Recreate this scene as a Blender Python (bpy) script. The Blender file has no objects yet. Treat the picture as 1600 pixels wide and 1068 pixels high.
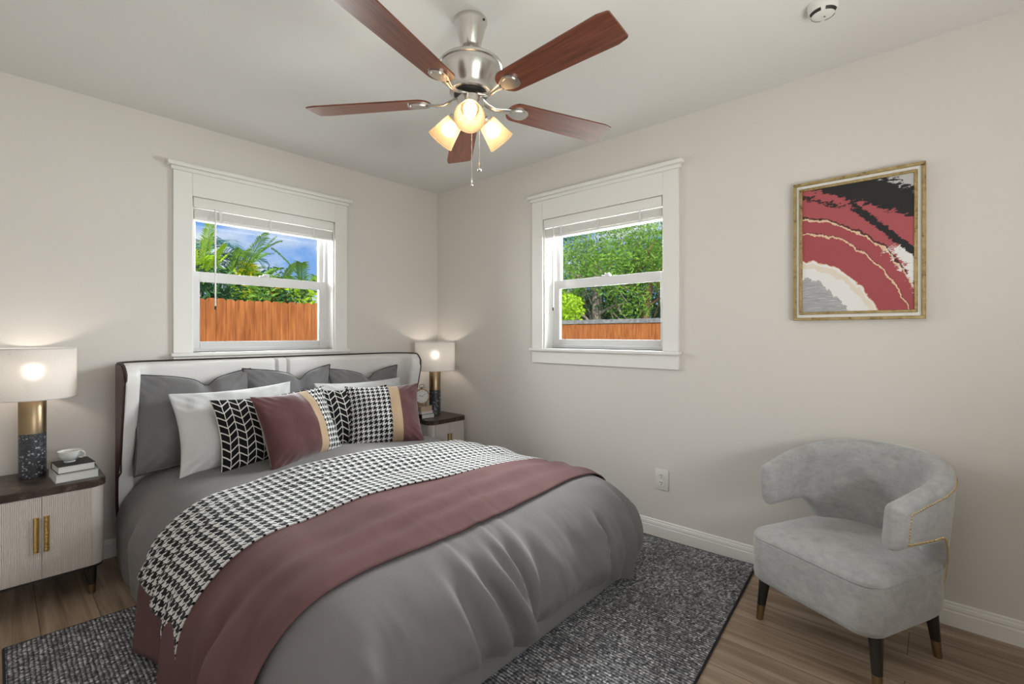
import bpy, bmesh, math, random
import numpy as np
from mathutils import Vector, Matrix, noise as mnoise
from mathutils.bvhtree import BVHTree

random.seed(7)
S = bpy.context.scene
COL = S.collection
R = math.radians
PI = math.pi

# ------------------------------------------------------------------ camera
cam_d = bpy.data.cameras.new('camera')
cam = bpy.data.objects.new('camera', cam_d)
COL.objects.link(cam)
cam.location = (-2.646, -3.291, 1.194)
cam.rotation_euler = (R(90), 0, R(42.16 - 90))
cam_d.sensor_width = 36.0
cam_d.lens = 733.4 / 1600 * 36
cam_d.shift_y = -12 / 1600
cam_d.clip_start = 0.02
cam_d.clip_end = 300
S.camera = cam

# ------------------------------------------------------------------ colour management
S.view_settings.view_transform = 'Standard'
S.view_settings.look = 'None'
S.view_settings.gamma = 1
S.view_settings.use_curve_mapping = False
S.view_settings.exposure = 0.0
S.cycles.use_denoising = True
S.cycles.max_bounces = 10
S.cycles.diffuse_bounces = 6
S.cycles.transparent_max_bounces = 12
S.cycles.sample_clamp_indirect = 6.0

# ------------------------------------------------------------------ world: blue sky with soft clouds
W = bpy.data.worlds.new('sky')
S.world = W
W.use_nodes = True
nt = W.node_tree
nt.nodes.clear()
wo = nt.nodes.new('ShaderNodeOutputWorld')
bg = nt.nodes.new('ShaderNodeBackground')
bg.inputs['Strength'].default_value = 1.0
tc = nt.nodes.new('ShaderNodeTexCoord')
sep = nt.nodes.new('ShaderNodeSeparateXYZ')
nt.links.new(tc.outputs['Generated'], sep.inputs[0])
rp = nt.nodes.new('ShaderNodeValToRGB')
rp.color_ramp.elements[0].position = 0.0
rp.color_ramp.elements[0].color = (0.30, 0.52, 0.92, 1)
rp.color_ramp.elements[1].position = 0.45
rp.color_ramp.elements[1].color = (0.08, 0.27, 0.85, 1)
nt.links.new(sep.outputs['Z'], rp.inputs[0])
wn = nt.nodes.new('ShaderNodeTexNoise')
wn.inputs['Scale'].default_value = 4.5
wn.inputs['Detail'].default_value = 6
wmap = nt.nodes.new('ShaderNodeMapping')
wmap.inputs['Location'].default_value = (0.35, 0.1, 0.0)
wmap.inputs['Scale'].default_value = (1, 1, 1.8)
nt.links.new(tc.outputs['Generated'], wmap.inputs[0])
nt.links.new(wmap.outputs[0], wn.inputs['Vector'])
wr = nt.nodes.new('ShaderNodeValToRGB')
wr.color_ramp.elements[0].position = 0.47
wr.color_ramp.elements[1].position = 0.62
nt.links.new(wn.outputs['Fac'], wr.inputs[0])
wm = nt.nodes.new('ShaderNodeMixRGB')
wm.inputs['Color2'].default_value = (0.95, 0.97, 1.0, 1)
nt.links.new(wr.outputs['Color'], wm.inputs['Fac'])
nt.links.new(rp.outputs['Color'], wm.inputs['Color1'])
# bright haze around the sun
SUN_DIR = Vector((-0.62, -0.62, 0.75)).normalized()
dp = nt.nodes.new('ShaderNodeVectorMath')
dp.operation = 'DOT_PRODUCT'
dp.inputs[1].default_value = SUN_DIR
nt.links.new(tc.outputs['Generated'], dp.inputs[0])
pw_n = nt.nodes.new('ShaderNodeMath')
pw_n.operation = 'POWER'
pw_n.use_clamp = True
nt.links.new(dp.outputs['Value'], pw_n.inputs[0])
pw_n.inputs[1].default_value = 1.6
gm = nt.nodes.new('ShaderNodeMixRGB')
gm.blend_type = 'ADD'
gm.inputs['Color2'].default_value = (1.6, 1.55, 1.5, 1)
nt.links.new(pw_n.outputs[0], gm.inputs['Fac'])
nt.links.new(wm.outputs[0], gm.inputs['Color1'])
nt.links.new(gm.outputs[0], bg.inputs['Color'])
nt.links.new(bg.outputs[0], wo.inputs['Surface'])

# ------------------------------------------------------------------ sun, added rear fill lamps and window daylight
sd = bpy.data.lights.new('sun', 'SUN')
sd.energy = 4.2
sd.angle = R(0.6)
sd.color = (1.0, 0.95, 0.86)
sun = bpy.data.objects.new('sun', sd)
COL.objects.link(sun)
# light travels towards +x, +y and down (sun stands behind the house)
sun.rotation_euler = Vector((0.62, 0.62, -0.75)).to_track_quat('-Z', 'Y').to_euler()

def area(name, loc, look, sx, sy, power, color=(1, 1, 1)):
    d = bpy.data.lights.new(name, 'AREA')
    d.shape = 'RECTANGLE'
    d.size, d.size_y = sx, sy
    d.energy = power
    d.color = color
    o = bpy.data.objects.new(name, d)
    COL.objects.link(o)
    o.location = loc
    o.rotation_euler = Vector(look).to_track_quat('-Z', 'Y').to_euler()
    return o

REAR_Y = -4.05
LEFT_X = -3.15
area('rear_fill_light', (-1.7, REAR_Y - 0.05, 1.45), (0, 1, -0.05), 1.7, 1.3, 1.5, (1.0, 0.985, 0.96))  # added fill lamp behind the camera, set in an invented window
# second added fill lamp, aimed upwards to brighten the ceiling
area('ceiling_fill_light', (-1.7, REAR_Y - 0.03, 1.15), (0, 0.75, 0.75), 1.6, 0.6, 33, (1.0, 0.985, 0.95))
# daylight falling in through the two windows in view
area('right_window_daylight', (0.47, -1.65, 1.74), (-1, 0, -0.80), 0.90, 0.66, 128, (0.97, 0.985, 1.0))
area('back_window_daylight', (-1.41, 0.47, 1.74), (0, -1, -0.80), 0.90, 0.66, 58, (0.97, 0.985, 1.0))

# ================================================================== helpers
class MB:
    """collects vertices, faces and per-vertex uvs of one mesh"""
    def __init__(self):
        self.v, self.f, self.uv = [], [], []

    def add(self, v, f, uv=None, M=None):
        b = len(self.v)
        if M is not None:
            v = [tuple(M @ Vector(p)) for p in v]
        self.v += [tuple(p) for p in v]
        self.f += [tuple(i + b for i in q) for q in f]
        self.uv += list(uv) if uv is not None else [(0.0, 0.0)] * len(v)
        return self

    def grid(self, P, uv=None, cu=False, cv=False, flip=False, M=None):
        n, m = len(P), len(P[0])
        v = [p for row in P for p in row]
        f = []
        for i in range(n if cu else n - 1):
            for j in range(m if cv else m - 1):
                a, b = i * m + j, i * m + (j + 1) % m
                c, d = ((i + 1) % n) * m + (j + 1) % m, ((i + 1) % n) * m + j
                f.append((a, d, c, b) if flip else (a, b, c, d))
        u = [q for row in uv for q in row] if uv is not None else None
        return self.add(v, f, u, M)

    def box(self, lo, hi, bev=0.0, seg=2, M=None):
        lo, hi = Vector(lo), Vector(hi)
        bm = bmesh.new()
        bmesh.ops.create_cube(bm, size=1)
        c, s = (lo + hi) / 2, hi - lo
        for q in bm.verts:
            q.co = Vector((q.co.x * s.x, q.co.y * s.y, q.co.z * s.z)) + c
        if bev > 0:
            bmesh.ops.bevel(bm, geom=list(bm.edges), offset=bev, segments=seg, profile=0.5, affect='EDGES')
        bm.verts.index_update()
        v = [tuple(q.co) for q in bm.verts]
        f = [tuple(q.index for q in p.verts) for p in bm.faces]
        uv = [(p[0] + p[1] * 0.31, p[2] + p[1] * 0.17) for p in v]
        bm.free()
        return self.add(v, f, uv, M)

    def lathe(self, prof, n=32, M=None, cap=True):
        P = [[(r * math.cos(2 * PI * k / n), r * math.sin(2 * PI * k / n), z) for k in range(n)] for r, z in prof]
        U = [[(k / n, i / max(1, len(prof) - 1)) for k in range(n)] for i in range(len(prof))]
        self.grid(P, U, cv=True, M=M)
        if cap:
            for i, fl in ((0, True), (len(prof) - 1, False)):
                if prof[i][0] > 1e-6:
                    idx = list(range(n))
                    self.add(P[i], [tuple(reversed(idx)) if fl else tuple(idx)], U[i], M)
        return self

    def tube(self, pts, r, n=8, closed=False, M=None):
        pts = [Vector(p) for p in pts]
        N = len(pts)
        rr = r if isinstance(r, (list, tuple)) else [r] * N
        up = Vector((0, 0, 1))
        rows, prev = [], None
        for i, p in enumerate(pts):
            if closed:
                t = pts[(i + 1) % N] - pts[i - 1]
            else:
                t = pts[min(i + 1, N - 1)] - pts[max(i - 1, 0)]
            t.normalize()
            if prev is None:
                a = up if abs(t.dot(up)) < 0.9 else Vector((1, 0, 0))
                x = t.cross(a).normalized()
            else:
                x = (prev - t * prev.dot(t)).normalized()
            prev = x
            y = t.cross(x)
            rows.append([tuple(p + (x * math.cos(2 * PI * k / n) + y * math.sin(2 * PI * k / n)) * rr[i]) for k in range(n)])
        self.grid(rows, cu=closed, cv=True, M=M)
        if not closed:
            self.add(rows[0], [tuple(range(n))], None, M)
            self.add(rows[-1], [tuple(reversed(range(n)))], None, M)
        return self

    def prism(self, poly, z0, z1, M=None):
        """polygon in xy (counter-clockwise) extruded along z"""
        n = len(poly)
        v = [(x, y, z0) for x, y in poly] + [(x, y, z1) for x, y in poly]
        f = [tuple(reversed(range(n))), tuple(range(n, 2 * n))]
        f += [(i, (i + 1) % n, n + (i + 1) % n, n + i) for i in range(n)]
        return self.add(v, f, [(p[0], p[1]) for p in v], M)


def obj(name, mb, m, parent=None, label=None, angle=38, smooth=True):
    me = bpy.data.meshes.new(name)
    me.from_pydata(mb.v, [], mb.f)
    uvl = me.uv_layers.new(name='UVMap')
    idx = np.empty(len(me.loops), dtype=np.int32)
    me.loops.foreach_get('vertex_index', idx)
    uvl.data.foreach_set('uv', np.array(mb.uv, dtype=np.float32)[idx].ravel())
    if smooth:
        me.polygons.foreach_set('use_smooth', [True] * len(me.polygons))
        me.set_sharp_from_angle(angle=R(angle))
    me.materials.append(m)
    me.update()
    o = bpy.data.objects.new(name, me)
    COL.objects.link(o)
    if parent is not None:
        o.parent = parent
    if label:
        o['label'] = label
    return o


def recalc(o):
    bm = bmesh.new()
    bm.from_mesh(o.data)
    bmesh.ops.remove_doubles(bm, verts=bm.verts, dist=1e-6)
    bmesh.ops.recalc_face_normals(bm, faces=bm.faces)
    bm.to_mesh(o.data)
    bm.free()
    return o


def tag(o, label, cat, group=None, kind=None):
    o['label'] = label
    if cat:
        o['category'] = cat
    if group:
        o['group'] = group
    if kind:
        o['kind'] = kind
    return o


def thing(name, label, cat, loc=(0, 0, 0), rot=(0, 0, 0), group=None):
    o = bpy.data.objects.new(name, None)
    o.empty_display_size = 0.1
    COL.objects.link(o)
    o.location = loc
    o.rotation_euler = rot
    return tag(o, label, cat, group)


def struct(name, mb, m, parent=None, **k):
    o = obj(name, mb, m, parent, **k)
    if parent is None:
        o['kind'] = 'structure'
    return o


def dup(root, loc, rotz=None, label=None):
    r = root.copy()
    COL.objects.link(r)
    r.location = loc
    if rotz is not None:
        r.rotation_euler.z = rotz
    if label:
        r['label'] = label
    def rec(src, dst):
        for ch in src.children:
            c = ch.copy()
            COL.objects.link(c)
            c.parent = dst
            rec(ch, c)
    rec(root, r)
    return r


# ------------------------------------------------------------------ materials
class NT:
    def __init__(self, name):
        self.m = bpy.data.materials.new(name)
        self.m.use_nodes = True
        self.t = self.m.node_tree
        self.t.nodes.clear()
        self.out = self.t.nodes.new('ShaderNodeOutputMaterial')

    def n(self, typ, **kw):
        nd = self.t.nodes.new('ShaderNode' + typ)
        for k, v in kw.items():
            setattr(nd, k, v)
        return nd

    def l(self, a, b):
        self.t.links.new(a, b)

    def set(self, sock, v):
        if isinstance(v, bpy.types.NodeSocket):
            self.l(v, sock)
        elif isinstance(v, (tuple, list)) and sock.type == 'RGBA' and len(v) == 3:
            sock.default_value = (*v, 1)
        else:
            sock.default_value = v

    def math(self, op, a, b=0.0, c=None):
        nd = self.n('Math', operation=op)
        self.set(nd.inputs[0], a)
        self.set(nd.inputs[1], b)
        if c is not None:
            self.set(nd.inputs[2], c)
        return nd.outputs[0]

    def mix(self, f, a, b, mode='MIX'):
        nd = self.n('MixRGB', blend_type=mode)
        self.set(nd.inputs[0], f)
        self.set(nd.inputs[1], a)
        self.set(nd.inputs[2], b)
        return nd.outputs[0]

    def ramp(self, f, stops, interp='LINEAR'):
        nd = self.n('ValToRGB')
        cr = nd.color_ramp
        cr.interpolation = interp
        while len(cr.elements) < len(stops):
            cr.elements.new(0.5)
        for e, (p, c) in zip(cr.elements, stops):
            e.position = p
            e.color = (*c, 1) if len(c) == 3 else c
        self.set(nd.inputs[0], f)
        return nd.outputs[0]

    def coord(self, kind='Object', scale=(1, 1, 1), rot=(0, 0, 0), loc=(0, 0, 0)):
        tcn = self.n('TexCoord')
        mp = self.n('Mapping')
        mp.inputs['Scale'].default_value = scale
        mp.inputs['Rotation'].default_value = rot
        mp.inputs['Location'].default_value = loc
        self.l(tcn.outputs[kind], mp.inputs[0])
        return mp.outputs[0]

    def noise(self, vec, scale, detail=3.0, rough=0.5, out='Fac'):
        nd = self.n('TexNoise')
        self.set(nd.inputs['Vector'], vec)
        nd.inputs['Scale'].default_value = scale
        nd.inputs['Detail'].default_value = detail
        nd.inputs['Roughness'].default_value = rough
        return nd.outputs[out]

    def bump(self, h, strength=0.3, dist=0.01, normal=None):
        nd = self.n('Bump')
        nd.inputs['Strength'].default_value = strength
        nd.inputs['Distance'].default_value = dist
        self.set(nd.inputs['Height'], h)
        if normal is not None:
            self.l(normal, nd.inputs['Normal'])
        return nd.outputs[0]

    def principled(self, color, rough=0.5, metal=0.0, normal=None, sheen=0.0, spec=0.5, coat=0.0, **extra):
        p = self.n('BsdfPrincipled')
        self.set(p.inputs['Base Color'], color)
        self.set(p.inputs['Roughness'], rough)
        self.set(p.inputs['Metallic'], metal)
        p.inputs['Specular IOR Level'].default_value = spec
        if sheen:
            p.inputs['Sheen Weight'].default_value = sheen
            p.inputs['Sheen Roughness'].default_value = 0.4
        if coat:
            p.inputs['Coat Weight'].default_value = coat
            p.inputs['Coat Roughness'].default_value = 0.1
        for k, v in extra.items():
            self.set(p.inputs[k.replace('_', ' ')], v)
        if normal is not None:
            self.l(normal, p.inputs['Normal'])
        self.l(p.outputs[0], self.out.inputs['Surface'])
        return p


def plain(name, color, rough=0.5, metal=0.0, var=0.0, vscale=8.0, bump=0.0, bscale=60.0, bdist=0.004, sheen=0.0, spec=0.5, coat=0.0, coordk='Object', stretch=(1, 1, 1)):
    t = NT(name)
    vec = t.coord(coordk, stretch)
    c = color
    if var:
        f = t.noise(vec, vscale, 4)
        dark = tuple(x * (1 - var) for x in color)
        lite = tuple(min(1, x * (1 + var)) for x in color)
        c = t.ramp(f, [(0.3, dark), (0.7, lite)])
    nrm = t.bump(t.noise(vec, bscale, 3), bump, bdist) if bump else None
    t.principled(c, rough, metal, nrm, sheen, spec, coat)
    return t.m


def fabric(name, color, var=0.12, weave=900, sheen=0.25, wr=0.25, vscale=5.0):
    """soft cloth: mottled colour, fine weave and gentle wrinkles in the bump"""
    t = NT(name)
    vec = t.coord('Object')
    f = t.noise(vec, vscale, 5, 0.6)
    c = t.ramp(f, [(0.3, tuple(x * (1 - var) for x in color)), (0.7, tuple(min(1, x * (1 + var)) for x in color))])
    f2 = t.noise(vec, weave * 0.35, 2)
    c = t.mix(0.35, c, t.mix(f2, tuple(x * 0.7 for x in color), tuple(min(1, x * 1.3) for x in color)))
    b1 = t.bump(t.noise(vec, weave * 0.35, 2), 0.12, 0.002)
    b2 = t.bump(t.noise(vec, 9, 3), wr, 0.02, b1)
    t.principled(c, 0.9, 0, b2, sheen, 0.2)
    return t.m


def houndstooth_color(t, size, vec=None, sign='SUBTRACT'):
    vec = vec if vec is not None else t.coord('UV')
    s = t.n('SeparateXYZ')
    t.l(vec, s.inputs[0])
    u = t.math('MULTIPLY', s.outputs[0], 1.0 / size)
    v = t.math('MULTIPLY', s.outputs[1], 1.0 / size)
    a = t.math('LESS_THAN', t.math('FRACT', u), 0.57)
    b = t.math('LESS_THAN', t.math('FRACT', v), 0.57)
    d = t.math('LESS_THAN', t.math('FRACT', t.math('MULTIPLY', t.math(sign, u, v), 2.0)), 0.5)
    # d ? a : b
    r1 = t.math('MULTIPLY', d, a)
    r2 = t.math('MULTIPLY', t.math('SUBTRACT', 1.0, d), b)
    return t.math('ADD', r1, r2)


def houndstooth(name, size, sign='SUBTRACT'):
    t = NT(name)
    k = houndstooth_color(t, size, None, sign)
    c = t.mix(k, (0.55, 0.54, 0.53), (0.008, 0.008, 0.010))
    nrm = t.bump(t.noise(t.coord('UV'), 420, 2), 0.25, 0.002)
    t.principled(c, 0.92, 0, nrm, 0.1, 0.15)
    return t.m


def chevron(name, cw=0.040, ch=0.041):
    t = NT(name)
    s = t.n('SeparateXYZ')
    t.l(t.coord('UV'), s.inputs[0])
    u = t.math('MULTIPLY', s.outputs[0], 1.0 / cw)
    tri = t.math('PINGPONG', u, 1.0)
    v = t.math('ADD', t.math('MULTIPLY', s.outputs[1], 1.0 / ch), t.math('MULTIPLY', tri, 0.75))
    fv = t.math('FRACT', v)
    line = t.math('LESS_THAN', fv, 0.17)
    fu = t.math('FRACT', u)
    col1 = t.math('LESS_THAN', fu, 0.10)
    k = t.math('MAXIMUM', line, col1)
    c = t.mix(k, (0.008, 0.008, 0.009), (0.60, 0.58, 0.54))
    t.principled(c, 0.9, 0, t.bump(t.noise(t.coord('UV'), 420, 2), 0.2, 0.002), 0.1, 0.15)
    return t.m


M = {}
# room
M['wall'] = plain('wall_paint', (0.67, 0.638, 0.60), 0.75, bump=0.10, bscale=55, bdist=0.004, spec=0.3)
M['ceiling'] = plain('ceiling_paint', (0.72, 0.71, 0.69), 0.85, bump=0.12, bscale=40, bdist=0.004, spec=0.2)
M['trim'] = plain('trim_white', (0.78, 0.77, 0.74), 0.45, bump=0.02, bscale=30)
M['vinyl'] = plain('white_vinyl', (0.70, 0.695, 0.69), 0.4, bump=0.01, bscale=20)
M['blind'] = plain('blind_vinyl', (0.78, 0.77, 0.74), 0.5, bump=0.01, bscale=20)
M['plate'] = plain('outlet_plastic', (0.72, 0.71, 0.68), 0.35, bump=0.01, bscale=20)
M['slot'] = plain('dark_slot', (0.015, 0.014, 0.013), 0.6, var=0.1)

def wood_floor():
    t = NT('plank_floor')
    vec = t.coord('Object', rot=(0, 0, R(90)))
    br = t.n('TexBrick')
    t.l(vec, br.inputs['Vector'])
    br.inputs['Scale'].default_value = 1.0
    br.inputs['Brick Width'].default_value = 1.22
    br.inputs['Row Height'].default_value = 0.18
    br.inputs['Mortar Size'].default_value = 0.0012
    br.inputs['Mortar Smooth'].default_value = 0.1
    br.inputs['Bias'].default_value = 0.0
    br.offset = 0.37
    br.inputs['Color1'].default_value = (0.30, 0.30, 0.30, 1)
    br.inputs['Color2'].default_value = (0.75, 0.75, 0.75, 1)
    br.inputs['Mortar'].default_value = (0.0, 0.0, 0.0, 1)
    # grain stretched along the plank, offset by the plank's own shade
    mp = t.n('Mapping')
    mp.inputs['Scale'].default_value = (1.3, 22, 1)
    t.l(vec, mp.inputs[0])
    off = t.n('VectorMath', operation='ADD')
    t.l(mp.outputs[0], off.inputs[0])
    sc = t.n('VectorMath', operation='SCALE')
    t.l(br.outputs['Color'], sc.inputs[0])
    sc.inputs['Scale'].default_value = 37.0
    t.l(sc.outputs[0], off.inputs[1])
    g = t.n('TexNoise')
    t.l(off.outputs[0], g.inputs['Vector'])
    g.inputs['Scale'].default_value = 1.0
    g.inputs['Detail'].default_value = 7
    g.inputs['Roughness'].default_value = 0.62
    g.inputs['Distortion'].default_value = 0.6
    base = t.ramp(g.outputs['Fac'], [(0.28, (0.145, 0.098, 0.066)), (0.48, (0.30, 0.215, 0.150)), (0.72, (0.50, 0.385, 0.285))])
    b2 = t.mix(0.55, base, t.mix(br.outputs['Color'], (0.6, 0.6, 0.6), (1.15, 1.12, 1.08)), 'MULTIPLY')
    c = t.mix(br.outputs['Fac'], b2, (0.05, 0.033, 0.022))
    nrm = t.bump(g.outputs['Fac'], 0.12, 0.002)
    t.principled(c, 0.42, 0, nrm, 0, 0.4)
    return t.m
M['floor'] = wood_floor()

def glass(name):
    t = NT(name)
    tr = t.n('BsdfTransparent')
    tr.inputs['Color'].default_value = (0.96, 0.98, 0.97, 1)
    gl = t.n('BsdfGlossy')
    gl.inputs['Roughness'].default_value = 0.02
    fr = t.n('Fresnel')
    fr.inputs['IOR'].default_value = 1.25
    mx = t.n('MixShader')
    t.l(fr.outputs[0], mx.inputs[0])
    t.l(tr.outputs[0], mx.inputs[1])
    t.l(gl.outputs[0], mx.inputs[2])
    t.l(mx.outputs[0], t.out.inputs['Surface'])
    return t.m
M['glass'] = glass('window_glass')

# metals
def brushed(name, color, rough=0.3, stretch=(2, 2, 160)):
    t = NT(name)
    vec = t.coord('Object', stretch)
    f = t.noise(vec, 4, 4)
    c = t.ramp(f, [(0.3, tuple(x * 0.85 for x in color)), (0.7, color)])
    t.principled(c, t.math('ADD', t.math('MULTIPLY', f, 0.10), rough - 0.05), 1.0)
    return t.m
M['nickel'] = plain('brushed_nickel', (0.64, 0.62, 0.59), 0.27, 1.0, var=0.015, vscale=3)
M['brass'] = brushed('satin_brass', (0.34, 0.25, 0.15), 0.36)
M['brass_ham'] = plain('hammered_brass', (0.62, 0.43, 0.14), 0.28, 1.0, bump=0.6, bscale=130, bdist=0.004)
M['bronze'] = plain('aged_bronze', (0.22, 0.15, 0.08), 0.35, 1.0, var=0.25, vscale=30)
M['nail'] = plain('nailhead_brass', (0.62, 0.45, 0.18), 0.3, 1.0, var=0.1, vscale=40)

def terrazzo():
    t = NT('dark_terrazzo')
    v = t.n('TexVoronoi')
    t.l(t.coord('Object'), v.inputs['Vector'])
    v.inputs['Scale'].default_value = 95
    v2 = t.n('TexVoronoi')
    t.l(t.coord('Object'), v2.inputs['Vector'])
    v2.inputs['Scale'].default_value = 210
    s = t.n('SeparateColor')
    t.l(v.outputs['Color'], s.inputs[0])
    chip = t.math('MULTIPLY', t.math('LESS_THAN', v.outputs['Distance'], 0.42), t.math('GREATER_THAN', s.outputs[0], 0.68))
    s2 = t.n('SeparateColor')
    t.l(v2.outputs['Color'], s2.inputs[0])
    chip2 = t.math('MULTIPLY', t.math('LESS_THAN', v2.outputs['Distance'], 0.4), t.math('GREATER_THAN', s2.outputs[0], 0.72))
    c = t.mix(chip2, (0.028, 0.029, 0.034), (0.16, 0.165, 0.18))
    c = t.mix(chip, c, t.mix(s.outputs[1], (0.10, 0.105, 0.12), (0.38, 0.39, 0.42)))
    t.principled(c, 0.4, 0, None, 0, 0.5)
    return t.m
M['terrazzo'] = terrazzo()

def marble():
    t = NT('dark_brown_marble')
    vec = t.coord('Object')
    n1 = t.noise(vec, 14, 8, 0.65, 'Color')
    ad = t.n('VectorMath', operation='ADD')
    t.l(vec, ad.inputs[0])
    sc = t.n('VectorMath', operation='SCALE')
    t.l(n1, sc.inputs[0])
    sc.inputs['Scale'].default_value = 0.22
    t.l(sc.outputs[0], ad.inputs[1])
    f = t.noise(ad.outputs[0], 16, 5, 0.6)
    c = t.ramp(f, [(0.30, (0.016, 0.011, 0.009)), (0.50, (0.045, 0.030, 0.024)), (0.60, (0.10, 0.068, 0.05)), (0.64, (0.22, 0.16, 0.12)), (0.68, (0.035, 0.024, 0.02))])
    t.principled(c, 0.32, 0, None, 0, 0.35)
    return t.m
M['marble'] = marble()
M['lacquer'] = plain('cream_lacquer', (0.52, 0.47, 0.44), 0.5, var=0.02, vscale=2)
M['plinth'] = plain('black_plinth', (0.014, 0.012, 0.011), 0.5, var=0.1)

def streaky(name, dark, lite, rough=0.4, scale=(30, 30, 2), coat=0.0, kind='Object', spec=0.5):
    t = NT(name)
    f = t.noise(t.coord(kind, scale), 3.0, 6, 0.6)
    c = t.ramp(f, [(0.32, dark), (0.70, lite)])
    t.principled(c, rough, 0, t.bump(f, 0.08, 0.001), 0, spec, coat)
    return t.m
M['black_wood'] = streaky('black_stained_wood', (0.008, 0.007, 0.006), (0.030, 0.026, 0.022), 0.4)
M['blade'] = streaky('reddish_walnut_veneer', (0.075, 0.018, 0.008), (0.21, 0.062, 0.028), 0.32, (1.6, 34, 30), 0.1, 'UV')
M['blade_edge'] = streaky('dark_blade_edge', (0.010, 0.005, 0.004), (0.03, 0.012, 0.008), 0.4)

def shade_fabric(name, col, trans=0.5, weave=(260, 420, 1)):
    t = NT(name)
    vec = t.coord('UV', weave)
    f = t.noise(vec, 1.0, 2)
    c = t.ramp(f, [(0.3, tuple(x * 0.86 for x in col)), (0.7, col)])
    df = t.n('BsdfDiffuse')
    tl = t.n('BsdfTranslucent')
    t.l(c, df.inputs[0])
    t.l(c, tl.inputs[0])
    mx = t.n('MixShader')
    mx.inputs[0].default_value = trans
    t.l(df.outputs[0], mx.inputs[1])
    t.l(tl.outputs[0], mx.inputs[2])
    t.l(mx.outputs[0], t.out.inputs['Surface'])
    return t.m
def lampshade_mat():
    t = NT('linen_lampshade')
    f = t.noise(t.coord('UV', (260, 420, 1)), 1.0, 2)
    c = t.ramp(f, [(0.3, (0.60, 0.58, 0.55)), (0.7, (0.74, 0.72, 0.70))])
    df, tl, rf = t.n('BsdfDiffuse'), t.n('BsdfTranslucent'), t.n('BsdfRefraction')
    t.l(c, df.inputs[0]); t.l(c, tl.inputs[0])
    rf.inputs['Color'].default_value = (0.85, 0.80, 0.74, 1)
    rf.inputs['Roughness'].default_value = 0.6
    rf.inputs['IOR'].default_value = 1.25
    m1, m2 = t.n('MixShader'), t.n('MixShader')
    m1.inputs[0].default_value = 0.30
    t.l(df.outputs[0], m1.inputs[1]); t.l(tl.outputs[0], m1.inputs[2])
    m2.inputs[0].default_value = 0.03
    t.l(m1.outputs[0], m2.inputs[1]); t.l(rf.outputs[0], m2.inputs[2])
    t.l(m2.outputs[0], t.out.inputs['Surface'])
    return t.m
M['lampshade'] = lampshade_mat()
def frosted_mat():
    t = NT('amber_frosted_glass')
    f = t.noise(t.coord('Object'), 30, 2)
    c = t.ramp(f, [(0.3, (0.62, 0.43, 0.24)), (0.7, (0.68, 0.49, 0.29))])
    df, tl, rf = t.n('BsdfDiffuse'), t.n('BsdfTranslucent'), t.n('BsdfRefraction')
    t.l(c, df.inputs[0]); t.l(c, tl.inputs[0])
    rf.inputs['Color'].default_value = (1.0, 0.85, 0.62, 1)
    rf.inputs['Roughness'].default_value = 0.5
    rf.inputs['IOR'].default_value = 1.25
    m1, m2 = t.n('MixShader'), t.n('MixShader')
    m1.inputs[0].default_value = 0.45
    t.l(df.outputs[0], m1.inputs[1]); t.l(tl.outputs[0], m1.inputs[2])
    m2.inputs[0].default_value = 0.18
    t.l(m1.outputs[0], m2.inputs[1]); t.l(rf.outputs[0], m2.inputs[2])
    t.l(m2.outputs[0], t.out.inputs['Surface'])
    return t.m
M['frosted'] = frosted_mat()

def emit(name, col, s):
    t = NT(name)
    e = t.n('Emission')
    e.inputs[0].default_value = (*col, 1)
    e.inputs[1].default_value = s
    t.l(e.outputs[0], t.out.inputs['Surface'])
    return t.m
M['bulb_fan'] = emit('fan_bulb_glow', (1.0, 0.86, 0.70), 22.0)
M['bulb_lamp'] = emit('lamp_bulb_glow', (1.0, 0.88, 0.76), 48.0)

# bedding
M['cream'] = plain('cream_leatherette', (0.70, 0.685, 0.675), 0.42, var=0.03, bump=0.05, bscale=220, bdist=0.002, spec=0.4)
M['maroon'] = plain('maroon_leatherette', (0.055, 0.026, 0.024), 0.42, var=0.15, bump=0.06, bscale=220, bdist=0.002)
M['piping'] = plain('dark_piping', (0.030, 0.016, 0.015), 0.5, var=0.1)
M['duvet'] = fabric('grey_sateen', (0.150, 0.141, 0.141), 0.08, 1100, 0.15, 0.10, 3)
M['base_fabric'] = fabric('grey_base_fabric', (0.20, 0.195, 0.185), 0.08, 900, 0.1, 0.1)
M['sheet'] = fabric('charcoal_sheet', (0.075, 0.077, 0.083), 0.08, 900, 0.1, 0.1)
M['velvet_grey'] = fabric('grey_velvet', (0.150, 0.146, 0.151), 0.16, 500, 0.6, 0.35, 6)
M['grey_piping'] = fabric('grey_piping', (0.055, 0.053, 0.056), 0.1, 500, 0.2, 0.1)
M['white_cotton'] = fabric('white_cotton', (0.53, 0.53, 0.53), 0.04, 900, 0.1, 0.3)
M['mauve'] = fabric('mauve_velvet', (0.078, 0.032, 0.032), 0.18, 500, 0.75, 0.25, 7)
M['gold_band'] = fabric('gold_satin', (0.33, 0.235, 0.150), 0.10, 700, 0.2, 0.15)
M['hound'] = houndstooth('houndstooth_weave', 0.036)
M['hound_small'] = houndstooth('small_houndstooth_weave', 0.031)
M['chevron'] = chevron('black_and_cream_chevron')

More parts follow.
